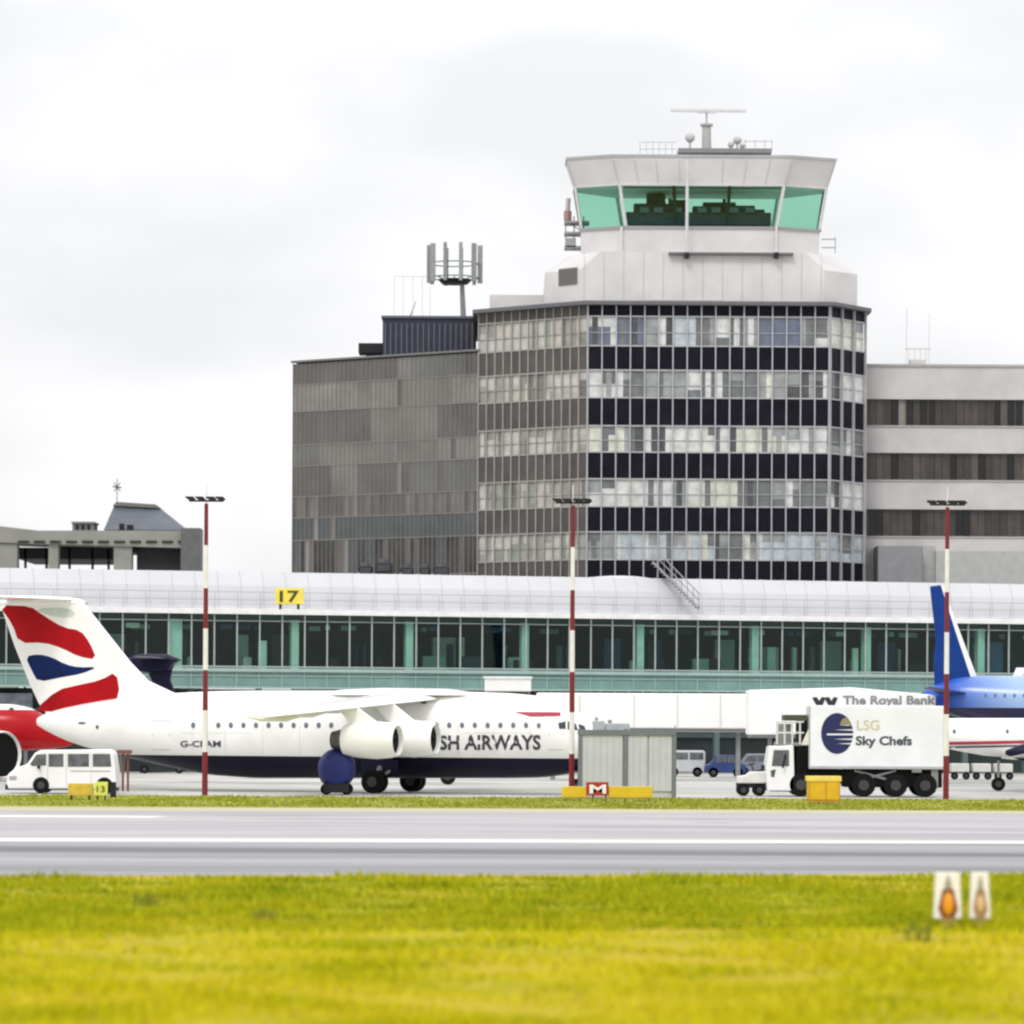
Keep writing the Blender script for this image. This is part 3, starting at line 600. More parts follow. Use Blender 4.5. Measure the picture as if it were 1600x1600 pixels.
# ================================================================ CAR PARK AT LEFT
cp = thing('parking_deck', 'grey concrete parking deck with open dark bays beyond the terminal roof', 'building', (W(150, 1180, 400).x, 405, 0))
m_deck = mat('deck_concrete', (.27, .27, .245), .85, noise=.2, scale=.3)
mb = MB(); mb.pprism([(-60, 818), (0, 822), (60, 829), (288, 829), (288, 856), (-60, 846)], 400, 408)
mb.build('parapet', m_deck, cp)
mb = MB(); 
for x in range(28, 280, 25): mb.pbox(x, 845, x+17, 848, 399.8, 400.1)
mb.each('slot', dark, cp)
mb = MB()
for a, b in ((-60, 27), (74, 91), (176, 206)): mb.pbox(a, 850, b, 1190, 400.3, 402)
mb.each('column', m_deck, cp)
mb = MB()
for x in (36, 69, 105, 141, 166): mb.pbox(x, 856, x+5, 1190, 405, 405.6)
mb.pbox(27, 856, 175, 873, 405, 420); mb.pbox(212, 856, 280, 1190, 401.5, 420); mb.pbox(196, 856, 216, 862, 401.5, 410); mb.build('inner_bay', mat('bay_black', (.02, .02, .024), .8), cp)
mb = MB(); mb.pbox(281, 825, 313, 1190, 399.6, 400.2+3); mb.build('stair_tower', mat('stair_grey', (.12, .125, .125), .85, noise=.2), cp)
ph = thing('pavilion_roof', 'blue grey hipped metal roof rising above the parking deck', 'roof', W(225, 829, 408))
mb = MB(); a, b, c, e = W(162, 828, 404), W(289, 828, 404), W(245, 790, 410), W(180, 786, 410)
f_, g_ = Vector((a.x, 418, a.z)), Vector((b.x, 418, b.z)); c2 = Vector((c.x, 412, c.z)); e2 = Vector((e.x, 412, e.z))
mb.add([a, b, c, e, f_, g_, c2, e2], [(0, 1, 2, 3), (1, 5, 6, 2), (4, 0, 3, 7), (3, 2, 6, 7), (5, 4, 7, 6)]); mb.build('roof_sheet', mat('roof_slate_blue', (.085, .10, .125), .5, noise=.25, scale=.5), ph)
mb = MB(); mb.pprism([(176, 790), (182, 784), (243, 788), (250, 794)], 409, 413); mb.build('ridge', mat('ridge_grey', (.17, .17, .16), .7), ph)
mb = MB(); mb.pbox(186, 818, 194, 829, 403.6, 404); mb.pbox(198, 820, 208, 829, 403.6, 404); mb.each('window', dark, ph)
aa = thing('roof_aerial', 'small cross shaped aerial on the peak of the blue grey roof', 'antenna', W(183, 787, 411))
mb = MB(); mb.tube(W(183, 787, 411), W(183, 748, 411), .06, n=5); mb.build('mast', steel, aa)
mb = MB(); mb.tube(W(176, 760, 411), W(190, 762, 411), .07, n=5); mb.tube(W(178, 754, 411), W(188, 768, 411), .05, n=5); mb.tube(W(188, 754, 411), W(178, 768, 411), .05, n=5); mb.build('crossbar', dark, aa)
pb = thing('rooftop_cabin', 'small grey cabin standing on the parking deck left of the hipped roof', 'cabin', W(130, 829, 405))
mb = MB(); mb.pbox(113, 817, 146, 830, 405, 409); mb.build('wall', mat('cabin_grey', (.2, .2, .2), .8), pb); mb = MB(); mb.pbox(111, 815, 148, 817.5, 404.8, 409.2); mb.build('roof', steel, pb)
mb = MB()
for x in (118, 127, 136): mb.pbox(x, 820, x+5, 827, 404.9, 405.0)
mb.each('window', dark, pb)

# ================================================================ AIRCRAFT
def airframe(px0, d0, th):
    X0 = (px0-800)*d0/F; c, s_ = math.cos(th), math.sin(th)
    def PX(px, py, y=0.0):    # photo pixel -> local (x, z) on the plane y = const
        u, v = UV(px, py); k = u/F
        x = (k*(d0+y*c)-X0-y*s_)/(c+k*s_); Y = d0-x*s_+y*c
        return x, CH+v*Y/F
    return (X0, d0, 0), -th, PX
def wingmesh(mb, root, tip, zr_, zt_, tr, tt, mi=0, yr=0, yt=0):   # root/tip: (LE x, TE x)
    def sec(le, te, y, z, th):
        c = le-te; P = [(1, 0), (.93, .35), (.75, .8), (.5, 1), (.25, .6), (0, .03), (0, -.03), (.3, -.3), (.6, -.42), (.9, -.3)]
        return [(te+c*a, y, z+b*th*.55) for a, b in P]
    mb.loft([sec(*root, yr, zr_, tr), sec(*tip, yt, zt_, tt)], mi)
def wheel(mb, c, r, w_, axis=(0, 1, 0), mi=0, n=20):
    a = Vector(axis); c = Vector(c); mb.tube(c-a*w_/2, c+a*w_/2, r, n=n, mi=mi); mb.tube(c-a*(w_/2+.01), c+a*(w_/2+.01), r*.45, n=n, mi=mi+1)
TH = R(20); loc, rz, PX = airframe(560, 180, TH)
ba = thing('airliner', 'white four engine high wing airliner with navy belly and red, white and blue tail', 'airplane', loc, rz)
prof_ = [(949, 1161, 1167), (941, 1150, 1180), (927, 1134, 1194), (908, 1115, 1205), (882, 1099, 1211), (850, 1088, 1215), (800, 1083, 1216), (740, 1081, 1216), (560, 1079, 1216), (400, 1079, 1216), (330, 1080, 1211), (270, 1083, 1199), (220, 1087, 1188), (170, 1093, 1177), (130, 1100, 1166), (100, 1106, 1155), (75, 1113, 1143), (60, 1121, 1134)]
secs = []
for p, a, b in prof_:
    x, z1 = PX(p, a); _, z0 = PX(p, b); rzz = (z1-z0)/2; secs.append((x, (z1+z0)/2, min(1.85, rzz*1.0) if rzz < 1.9 else 1.85, rzz))
secs.sort()
def fine(secs, n=60):   # smooth interpolation of sections
    xs = np.array([s[0] for s in secs]); o = []
    X = np.linspace(xs[0], xs[-1], n); X = np.unique(np.concatenate([X, xs[-1]-np.array([.03, .1, .2, .35]), xs[0]+np.array([.03, .1, .2])]))
    A_ = np.array(secs)
    # Catmull-like: smooth a dense linear interpolation
    D = np.linspace(xs[0], xs[-1], 600); cols = []
    for j in (1, 2, 3):
        y = np.interp(D, xs, A_[:, j]); k_ = np.hanning(25); k_ /= k_.sum(); yp = np.pad(y, 12, mode='reflect', reflect_type='odd'); cols.append(np.interp(X, D, np.convolve(yp, k_, 'valid')))
    return [(X[i], cols[0][i], max(cols[1][i], .02), max(cols[2][i], .02)) for i in range(len(X))]
fs_ = fine(secs)
def fuse(mb, fs_, n=40, mi=0):
    mb.loft([[(x, ry*math.sin(2*math.pi*i/n), zc_+rz_*math.cos(2*math.pi*i/n)) for i in range(n)] for x, zc_, ry, rz_ in fs_], mi)
def surf(fs_, x, z):
    X = [s[0] for s in fs_]; zc_ = np.interp(x, X, [s[1] for s in fs_]); ry = np.interp(x, X, [s[2] for s in fs_]); rz_ = np.interp(x, X, [s[3] for s in fs_])
    q = max(0, 1-((z-zc_)/rz_)**2); return -ry*math.sqrt(q)
def decal(px, py, off=.012, fs=None, PXf=None):
    fs = fs or fs_; PXf = PXf or PX; y = -1.7
    for _ in range(5): x, z = PXf(px, py, y); y = surf(fs, x, z)
    X = [s[0] for s in fs]; zc_ = np.interp(x, X, [s[1] for s in fs])
    return Vector((x, y-off, z+off*.5*(1 if z > zc_ else -1)))
zb = PX(500, 1182, -1.6)[1]
mb = MB(); fuse(mb, fs_); mb.build('fuselage', striped('airliner_hull', (.004, .004, .022, 1), (.88, .88, .86, 1), 2, zb), ba, smooth=True, local=True)
def decalpoly(mb, pts, mi=0, off=.012, sub=3, **k):   # quad patch on the hull
    g = []
    for j in range(sub+1):
        for i in range(sub+1):
            a = i/sub; b = j/sub; p = [(1-a)*(1-b)*pts[0][q]+a*(1-b)*pts[1][q]+a*b*pts[2][q]+(1-a)*b*pts[3][q] for q in (0, 1)]; g.append(decal(p[0], p[1], off, **k))
    n_ = sub+1; mb.add(g, [(j*n_+i, j*n_+i+1, (j+1)*n_+i+1, (j+1)*n_+i) for j in range(sub) for i in range(sub)], mi)
m_win = mat('cabin_window_grey', (.13, .15, .19), .2)
def oval(mb, cx, cy, rx, ry_, mi=0, **k):
    P = [decal(cx+rx*math.cos(a), cy+ry_*math.sin(a), **k) for a in [2*math.pi*i/12 for i in range(12)]]; mb.add(P, [list(range(12))], mi)
for px in list(np.arange(302, 522, 19.6))+list(np.arange(682, 850, 20)):
    mb = MB(); oval(mb, px, 1133.5, 3.4, 4.6); mb.build('cabin_window', m_win, ba, local=True)
mb = MB(); decalpoly(mb, [(872, 1130), (884, 1127), (884, 1139), (874, 1139)]); decalpoly(mb, [(887, 1127), (900, 1131), (903, 1141), (887, 1140)]); decalpoly(mb, [(903, 1131), (912, 1134), (915, 1141), (906, 1141)]); mb.build('cockpit_window', mat('cockpit_glass', (.03, .035, .05), .1), ba, local=True)
mb = MB(); decalpoly(mb, [(803, 1112.5), (876, 1113), (876, 1119), (830, 1120)], sub=5); mb.build('speed_stripe', mat('crimson_stripe', (.36, .015, .06), .4), ba, local=True)
mb = MB(); add_text(mb, 'BRITISH AIRWAYS', lambda x, y: decal(x, y, .02), 625, 1148.5, 845, 1171.5, bold=.03); mb.build('airline_title', mat('title_ink', (.05, .045, .07), .5), ba, local=True)
mb = MB(); add_text(mb, 'G-CFAM', lambda x, y: decal(x, y, .02), 282, 1157, 345, 1167, bold=.02); mb.build('registration', MATS['title_ink'], ba, local=True)
m_seam = mat('door_seam', (.5, .5, .49), .5)
def outline(mb, a, b, c, e, w_=.9):
    for P in ([(a, b), (c, b), (c, b+w_), (a, b+w_)], [(a, e-w_), (c, e-w_), (c, e), (a, e)], [(a, b), (a+w_, b), (a+w_, e), (a, e)], [(c-w_, b), (c, b), (c, e), (c-w_, e)]): decalpoly(mb, P, sub=2, off=.008)
mb = MB(); outline(mb, 238, 1126, 266, 1172); mb.build('door', m_seam, ba, local=True)
mb = MB(); outline(mb, 858, 1122, 880, 1172); mb.build('door', m_seam, ba, local=True)
mb = MB(); oval(mb, 152, 1136, 2.5, 3); oval(mb, 128, 1130, 6, 2); oval(mb, 662, 1098, 5, 1.8); mb.build('vent', mat('vent_dark', (.12, .12, .12), .5), ba, local=True)
mb = MB()
for x in (300, 352, 410, 468, 716, 772, 828): decalpoly(mb, [(x, 1090), (x+.7, 1090), (x+.7, 1180), (x, 1180)], sub=8, off=.006)
for x0 in (282, 720): decalpoly(mb, [(x0, 1145.2), (x0+110, 1145.2), (x0+110, 1145.8), (x0, 1145.8)], sub=6, off=.006)
mb.each('panel_line', mat('panel_line_grey', (.62, .62, .60), .5), ba, local=True)
# fin with its flag pattern
def fin_poly(pts, PXf, y=0): return [PXf(px, py, y) for px, py in pts]
FT = .16
finp = [(2, 946), (128, 938), (143, 958), (170, 992), (205, 1036), (232, 1064), (275, 1084), (200, 1102), (75, 1118), (62, 1100), (48, 1070), (24, 1010)]
P = fin_poly(finp, PX)
mb = MB(); mb.prism([(x, -FT, z) for x, z in P], (0, 2*FT, 0)); mb.build('fin', jetwhite, ba, bevel=.1, local=True)
def smoothpts(P, it=2):
    for _ in range(it):
        Q = []
        for i in range(len(P)):
            a, b = P[i], P[(i+1) % len(P)]; Q += [(a[0]*.75+b[0]*.25, a[1]*.75+b[1]*.25), (a[0]*.25+b[0]*.75, a[1]*.25+b[1]*.75)]
        P = Q
    return P
def flag(pts, m, off, it=1):
    for sgn in (-1, 1):
        mb = MB(); Q = smoothpts(pts, it); mb.prism([(x, sgn*(FT+off), z) for x, z in fin_poly(Q, PX)], (0, sgn*.004, 0)); mb.build('fin_flag_stripe', m, ba, local=True)
m_fr = mat('flag_red', (.42, .003, .008), .45, noise=.35, scale=.5, spec=.15); m_fb = mat('flag_blue', (.004, .016, .10), .45, noise=.4, scale=.6, spec=.15)
flag([(0, 946), (48, 946), (72, 963), (102, 981), (128, 985), (142, 1003), (154, 1031), (125, 1026), (100, 1013), (72, 1004), (32, 1005), (22, 975)], m_fr, .003)
flag([(42, 1026), (62, 1022), (84, 1027), (104, 1038), (125, 1043), (156, 1042), (130, 1053), (100, 1058), (62, 1066), (52, 1048)], m_fb, .003)
flag([(58, 1108), (92, 1078), (122, 1071), (160, 1063), (184, 1049), (190, 1086), (172, 1103), (128, 1108), (76, 1113)], m_fr, .003)
flag([(50, 951), (112, 949), (122, 964), (92, 966)], mat('flag_pale', (.6, .68, .62), .4), .003)
# tailplane, bullet
xl, zt_ = PX(118, 939); xt, _ = PX(20, 939)
for sgn in (-1, 1):
    mb = MB(); wingmesh(mb, (xl, xt-.2), (xl-1.9, xt-.9), zt_+.05, zt_+.05, .38, .2, yr=0, yt=sgn*5.4); mb.build('tailplane', jetwhite, ba, smooth=True, local=True)
mb = MB(); a = PX(134, 941); b = PX(-14, 941); mb.loft([[(a[0]+(b[0]-a[0])*s_, .28*q*math.sin(R(45*i)), a[1]+.26*q*math.cos(R(45*i))) for i in range(8)] for s_, q in ((0, .05), (.06, .6), (.2, 1), (.8, .8), (1, .1))]); mb.build('tail_bullet', jetwhite, ba, smooth=True, local=True)
# wings
xr, _ = PX(676, 1098, -1.6); chord = 4.0
for sgn in (-1, 1):
    mb = MB(); zt = 3.42
    wingmesh(mb, (xr+.35, xr-chord), (xr-2.95, xr-4.6), 4.35, zt, .62, .22, yr=sgn*.2, yt=sgn*13.2); mb.build('wing', jetwhite, ba, smooth=True, local=True)
    mb = MB()
    for yy in (4.9, 7.6, 10.2):
        f_ = (yy-.2)/13; xc = (xr-chord)+((xr-4.6)-(xr-chord))*f_; zc_ = 4.35+(zt-4.35)*f_
        mb.loft([[(xc+dx, sgn*yy+.13*q*math.sin(R(60*i)), zc_-.22+.2*q*math.cos(R(60*i))) for i in range(6)] for dx, q in ((1.6, .1), (1.0, 1), (-.2, 1), (-.9, .15))])
    mb.each('flap_track_fairing', jetwhite, ba, smooth=True, local=True)
mb = MB(); hp = [(755, 1), (735, 8), (700, 15), (600, 17), (540, 13), (490, 4)]
mb.loft([[(PX(px, 1080)[0], 1.35*q*math.sin(R(15*i-90)) if i < 13 else 0, 4.45+(.35*h/17)*max(0, math.cos(R(15*i-90))) if i < 13 else 4.2) for i in range(13)] for (px, h), q in zip(hp, (.2, .7, 1, 1, .8, .2))]); mb.build('wing_fairing', jetwhite, ba, smooth=True, local=True)
m_int = mat('intake_black', (.008, .008, .008), .7, spec=.1)
EX = {4.4: PX(681, 1158, -4.4)[0], 7.0: PX(622, 1158, -7.0)[0]}
for yy in (-4.4, -7.0, 4.4, 7.0):
    xi = EX[abs(yy)]; zc_ = 2.48 if abs(yy) < 5 else 2.42
    def cr(dx, r, n_=28, z=zc_): return [(xi+dx, yy+r*math.sin(2*math.pi*i/n_), z+r*math.cos(2*math.pi*i/n_)) for i in range(n_)]
    mb = MB(); mb.loft([cr(-.5, .53), cr(-.1, .61), cr(0, .66), cr(-.06, .71), cr(-.3, .78), cr(-1.0, .84), (cr(-1.9, .78)), cr(-2.5, .66)], caps=False)
    eng = mb.build('engine', jetwhite, ba, smooth=True, local=True)
    mb = MB(); mb.tube((xi-.4, yy, zc_), (xi-.2, yy, zc_), .56, .585, n=24); mb.tube((xi-.2, yy, zc_), (xi-.05, yy, zc_), .15, .02, n=12); mb.build('fan', m_int, eng, local=True)
    mb = MB(); mb.loft([cr(-2.4, .62), cr(-2.6, .5), cr(-3.1, .38)], caps=True); mb.build('exhaust', mat('exhaust_metal', (.1, .095, .09), .4, metal=.6), eng, smooth=True, local=True)
    f_ = (abs(yy)-.2)/13; zwing = 4.35+(3.42-4.35)*f_; xle = xr+.35+(-3.3)*f_
    mb = MB(); mb.prism([(xi-.8, yy-.09, zc_+.7), (xi-2.1, yy-.09, zc_+.6), (xle-1.0, yy-.09, zwing-.1), (xle-.1, yy-.09, zwing+.02), (xi-1.1, yy-.09, zc_+.88)], (0, .18, 0)); mb.build('pylon', jetwhite, ba, bevel=.05, local=True)
# landing gear
mx_, _ = PX(585, 1215, -2.4)
for sgn in (-1, 1):
    mb = MB(); mb.tube((mx_, sgn*1.5, 1.4), (mx_, sgn*2.3, .5), .13, n=10); mb.tube((mx_+.7, sgn*1.5, 1.2), (mx_, sgn*2.3, .55), .07, n=8); g = mb.build('landing_gear', steel, ba, local=True)
    for q in (-.22, .22):
        mb = MB(); wheel(mb, (mx_, sgn*2.35+q, .52), .52, .3); mb.build('wheel', [black, hubm], g, smooth=True, local=True)
    mb = MB(); mb.box((mx_-.9, sgn*1.75-.04, .75), (mx_+.9, sgn*1.75+.04, 1.5)); mb.build('gear_door', navy, g, bevel=.04, local=True)
nx, _ = PX(905, 1215)
mb = MB(); mb.tube((nx, 0, 1.1), (nx, 0, .35), .08, n=8); g = mb.build('nose_gear', steel, ba, local=True)
for q in (-.2, .2): mb = MB(); wheel(mb, (nx, q, .36), .36, .2); mb.build('wheel', [black, hubm], g, smooth=True, local=True)

# blue tail jet at right
loc, rz, P2 = airframe(1540, 214, R(6))
bj = thing('parked_jet', 'blue tailed jet with pale blue fuselage parked at the right edge before the terminal', 'airplane', loc, rz)
pf = [(1443, 1081, 1090), (1455, 1072, 1101), (1475, 1064, 1114), (1500, 1058, 1122), (1530, 1056, 1130), (1580, 1056, 1140), (1640, 1056, 1146), (2000, 1056, 1148), (2120, 1070, 1146), (2170, 1100, 1132)]
sc_ = []
for p, a, b in pf:
    x, z1 = P2(p, a); _, z0 = P2(p, b); r_ = (z1-z0)/2; sc_.append((x, (z1+z0)/2, r_, r_))
fs2 = fine(sorted(sc_))
m_bj = bpy.data.materials.new('blue_jet_hull'); m_bj.use_nodes = True; n_ = m_bj.node_tree.nodes; l_ = m_bj.node_tree.links; b_ = n_['Principled BSDF']; b_.inputs['Roughness'].default_value = .25
tc = n_.new('ShaderNodeTexCoord'); sx = n_.new('ShaderNodeSeparateXYZ'); l_.new(tc.outputs['Object'], sx.inputs[0])
mr = n_.new('ShaderNodeMapRange'); mr.inputs[1].default_value = -1.9; mr.inputs[2].default_value = 1.6; l_.new(sx.outputs[0], mr.inputs[0])
m1 = n_.new('ShaderNodeMixRGB'); m1.inputs[1].default_value = (.015, .09, .5, 1); m1.inputs[2].default_value = (.30, .44, .70, 1); l_.new(mr.outputs[0], m1.inputs[0])
zq = P2(1580, 1106, -1.5)[1]; gt = n_.new('ShaderNodeMath'); gt.operation = 'GREATER_THAN'; gt.inputs[1].default_value = zq; l_.new(sx.outputs[2], gt.inputs[0])
m2 = n_.new('ShaderNodeMixRGB'); m2.inputs[1].default_value = (.015, .015, .06, 1); l_.new(gt.outputs[0], m2.inputs[0]); l_.new(m1.outputs[0], m2.inputs[2]); l_.new(m2.outputs[0], b_.inputs['Base Color'])
mb = MB(); fuse(mb, fs2, 32); mb.build('fuselage', m_bj, bj, smooth=True, local=True)
mb = MB(); Q = fin_poly([(1453, 916), (1470, 914), (1478, 935), (1500, 990), (1524, 1062), (1460, 1075), (1459, 1040), (1462, 1000)], P2); mb.prism([(x, -.15, z) for x, z in Q], (0, .3, 0)); mb.build('fin', blue, bj, bevel=.06, local=True)
mb = MB()
for sgn in (-1, 1): Q = fin_poly([(1470, 914), (1476, 918), (1486, 950), (1528, 1062), (1518, 1062), (1494, 990), (1480, 946)], P2); mb.prism([(x, sgn*.156, z) for x, z in Q], (0, sgn*.01, 0))
mb.build('fin_edge_stripe', white, bj, local=True)
xl, zl = P2(1500, 1084)
for sgn in (-1, 1): mb = MB(); wingmesh(mb, (xl+.6, xl-1.2), (xl-1.2, xl-2.0), zl, zl+.25, .25, .12, yr=sgn*.5, yt=sgn*4.6); mb.build('tailplane', mat('tail_dark', (.03, .04, .16), .4), bj, smooth=True, local=True)
mb = MB(); c = P2(1447, 1085); mb.tube((c[0]-.22, 0, c[1]), (c[0]+.1, 0, c[1]), .13, .2, n=12); mb.build('tail_exhaust', dark, bj, local=True)
for px in range(1540, 1700, 15): mb = MB(); oval(mb, px, 1087, 2.2, 3.2, fs=fs2, PXf=P2, off=.02); mb.build('cabin_window', m_win, bj, local=True)
mb = MB(); c = P2(1585, 1056); mb.loft([[(c[0]+x_, .1*s_, c[1]-.05), (c[0]+x_+.2, .1*s_, c[1]+.45)] [::1]+[(c[0]+x_+.3, -.1*s_, c[1]+.45), (c[0]+x_+.1, -.1*s_, c[1]-.05)] for x_, s_ in ((-.1, 1), (.35, 1))]); mb.build('roof_antenna', white, bj, local=True)
for x_ in (4.5, 17): 
    for sgn in ((-1, 1) if x_ < 10 else (0,)):
        mb = MB(); mb.tube((x_, sgn*1.8, 3.0), (x_, sgn*1.8, .5), .12, n=8); g = mb.build('landing_gear', steel, bj, local=True); mb = MB(); wheel(mb, (x_, sgn*1.8, .5), .5, .4); mb.build('wheel', [black, hubm], g, smooth=True, local=True)
for sgn in (-1, 1): mb = MB(); wingmesh(mb, (10.0, 5.2), (4.0, 2.6), 3.0, 3.9, .6, .2, yr=sgn*.8, yt=sgn*13); mb.build('wing', mat('wing_grey', (.5, .52, .55), .4), bj, smooth=True, local=True)

# white turboprop with red cheat line at far right
loc, rz, P3 = airframe(1560, 192, R(4))
tp = thing('commuter_plane', 'small white commuter plane with a red cheat line, behind the catering truck at right', 'airplane', loc, rz)
pf = [(1400, 1128, 1136), (1420, 1126, 1146), (1450, 1123, 1160), (1490, 1122, 1172), (1540, 1122, 1181), (1600, 1122, 1184), (1800, 1122, 1184), (1850, 1132, 1182), (1880, 1152, 1172)]
sc_ = []
for p, a, b in pf:
    x, z1 = P3(p, a); _, z0 = P3(p, b); r_ = (z1-z0)/2; sc_.append((x, (z1+z0)/2, r_, r_))
fs3 = fine(sorted(sc_))
mb = MB(); fuse(mb, fs3, 32); mb.build('fuselage', jetwhite, tp, smooth=True, local=True)
for (y0, y1, m_) in ((1159, 1164, mat('cheat_red', (.45, .03, .06), .4)), (1166, 1169, mat('cheat_navy', (.06, .05, .1), .4))):
    mb = MB(); decalpoly(mb, [(1482, y0), (1680, y0-4), (1680, y1-4), (1482, y1)], sub=12, fs=fs3, PXf=P3, off=.015); mb.build('cheat_line', m_, tp, local=True)
for px in (1491, 1574, 1620): mb = MB(); oval(mb, px, 1143, 2.6, 3.5, fs=fs3, PXf=P3, off=.02); mb.build('cabin_window', m_win, tp, local=True)
mb = MB(); c = P3(1610, 1176, -3); mb.loft([[(c[0]+x_, -3+r_*math.sin(R(30*i)), c[1]+r_*math.cos(R(30*i))) for i in range(12)] for x_, r_ in ((-1.2, .1), (-.4, .42), (1.2, .5), (1.6, .3))]); mb.build('engine', navy, tp, smooth=True, local=True)
for sgn in (-1, 1): mb = MB(); wingmesh(mb, (c[0]+.6, c[0]-1.2), (c[0]+.2, c[0]-.6), 1.6, 1.9, .3, .12, yr=sgn*.6, yt=sgn*8.5); mb.build('wing', jetwhite, tp, smooth=True, local=True)
for px in (1560, 1840):
    x_ = P3(px, 1190)[0]; mb = MB(); mb.tube((x_, 0, 1.5), (x_, 0, .3), .07, n=8); g = mb.build('landing_gear', steel, tp, local=True); mb = MB(); wheel(mb, (x_, 0, .34), .34, .3); mb.build('wheel', [black, hubm], g, smooth=True, local=True)

# red airliner nose at the left edge
loc, rz, P4 = airframe(0, 214, R(3))
rj = thing('parked_jet', 'red fuselaged jet with a white crown nosing in from the left edge behind the tail', 'airplane', loc, rz)
pf = [(113, 1158, 1164), (104, 1148, 1167), (90, 1134, 1169), (72, 1118, 1171), (50, 1106, 1172), (20, 1100, 1173), (-400, 1100, 1173), (-600, 1110, 1150), (-700, 1118, 1130)]
sc_ = []
for p, a, b in pf:
    x, z1 = P4(p, a); _, z0 = P4(p, b); r_ = (z1-z0)/2; sc_.append((x, (z1+z0)/2, r_, r_))
fs4 = fine(sorted(sc_), 90)
mb = MB(); fuse(mb, fs4, 32); mb.build('fuselage', striped('red_jet_hull', (.42, .003, .008, 1), (.86, .84, .82, 1), 2, P4(20, 1109, -1)[1]), rj, smooth=True, local=True)
for px in (18, 60): mb = MB(); oval(mb, px, 1108, 4, 2.6, fs=fs4, PXf=P4, off=.02); mb.build('cockpit_window', mat('cockpit_glass', (.03, .035, .05), .1), rj, local=True)
x_, z_ = P4(6, 1178, -5.5)
mb = MB(); ax = Vector((.80, -.6, 0)).normalized(); sd_ = Vector((.6, .80, 0)).normalized()
def er(dx, r): return [Vector((x_, -5.5, z_-.05))+ax*dx+sd_*r*math.sin(R(15*i))+Vector((0, 0, r*math.cos(R(15*i)))) for i in range(24)]
mb.loft([er(-.8, 1.05), er(0, 1.2), er(.05, 1.23), er(.0, 1.27), er(-.4, 1.3), er(-2.2, 1.1), er(-3.2, .7)], caps=False); g = mb.build('engine', jetwhite, rj, smooth=True, local=True)
mb = MB(); mb.loft([er(-.15, 1.18), er(-.6, 1.0)]); mb.loft([er(-.5, .3), er(-.1, .05)]); mb.build('fan', m_int, g, local=True)
x2 = P4(40, 1190)[0]
mb = MB(); mb.tube((x2, 0, 2), (x2, 0, .4), .1, n=8); g = mb.build('nose_gear', steel, rj, local=True); mb = MB(); wheel(mb, (x2, 0, .4), .4, .3); mb.build('wheel', [black, hubm], g, smooth=True, local=True)

# navy T tail behind the fin
loc, rz, P5 = airframe(250, 205, R(8))
nj = thing('parked_jet', 'jet showing only its navy tail top, parked behind the tail of the white airliner', 'airplane', loc, rz)
pf = [(215, 1128, 1136), (235, 1118, 1150), (280, 1108, 1168), (340, 1104, 1176), (600, 1104, 1176), (700, 1110, 1176), (760, 1140, 1170)]
sc_ = []
for p, a, b in pf:
    x, z1 = P5(p, a); _, z0 = P5(p, b); r_ = (z1-z0)/2; sc_.append((x, (z1+z0)/2, r_, r_))
mb = MB(); fuse(mb, fine(sorted(sc_)), 28); mb.build('fuselage', jetwhite, nj, smooth=True, local=True)
mb = MB(); Q = fin_poly([(222, 1028), (272, 1030), (266, 1062), (285, 1112), (235, 1124), (240, 1070)], P5); mb.prism([(x, -.14, z) for x, z in Q], (0, .28, 0)); mb.build('fin', navy, nj, bevel=.06, local=True)
mb = MB(); Q = fin_poly([(200, 1040), (206, 1026), (222, 1022), (262, 1022), (284, 1031), (270, 1038), (268, 1048), (235, 1052), (208, 1047)], P5); mb.prism([(x, -.5, z) for x, z in Q], (0, 1.0, 0)); mb.build('tail_fairing', navy, nj, bevel=.18, local=True)
a = P5(262, 1030)
for sgn in (-1, 1): mb = MB(); wingmesh(mb, (a[0]+.3, a[0]-1.3), (a[0]-.8, a[0]-1.6), a[1], a[1]+.05, .2, .1, yr=sgn*.3, yt=sgn*3.6); mb.build('tailplane', navy, nj, smooth=True, local=True)
x_ = P5(520, 1190)[0]
for x_, y_ in ((x_, -1.5), (x_, 1.5), (P5(700, 1190)[0], 0)): mb = MB(); mb.tube((x_, y_, 2.2), (x_, y_, .35), .09, n=8); g = mb.build('landing_gear', steel, nj, local=True); mb = MB(); wheel(mb, (x_, y_, .38), .38, .3); mb.build('wheel', [black, hubm], g, smooth=True, local=True)

# ================================================================ JET BRIDGES
m_jb = mat('bridge_white', (.90, .89, .87), .5, noise=.07, scale=.5)
jb = thing('jet_bridge', 'long plain white jet bridge running behind the grey blast screens', 'jet bridge', W(1035, 1215, 222))
mb = MB(); mb.pbox(838, 1084, 1172, 1137, 222, 225); mb.build('tunnel', m_jb, jb, bevel=.08)
mb = MB(); 
for x in (905, 990, 1058, 1125): mb.pbox(x, 1085, x+1.5, 1136, 221.96, 221.99)
mb.each('panel_joint', mat('bridge_joint', (.6, .59, .58), .6), jb)
mb = MB(); mb.pbox(838, 1137, 1172, 1143, 222.2, 224.8); mb.pbox(860, 1143, 868, 1218, 223, 223.6); mb.pbox(1030, 1143, 1037, 1218, 223, 223.6); mb.pbox(1150, 1143, 1157, 1218, 223, 223.6); mb.build('underframe', steel, jb)
j2 = thing('jet_bridge', 'white jet bridge lettered with a bank name, rising behind the catering truck', 'jet bridge', W(1315, 1218, 212))
mb = MB(); mb.pprism([(1170, 1078), (1330, 1074), (1462, 1086), (1462, 1148), (1170, 1148)], 212, 215); mb.build('tunnel', m_jb, j2, bevel=.08)
mb = MB(); mb.pbox(1200, 1148, 1206, 1222, 213, 213.5); mb.pbox(1420, 1148, 1428, 1222, 213, 213.6); mb.pbox(1172, 1148, 1460, 1153, 212.3, 214.7); mb.each('support', steel, j2)
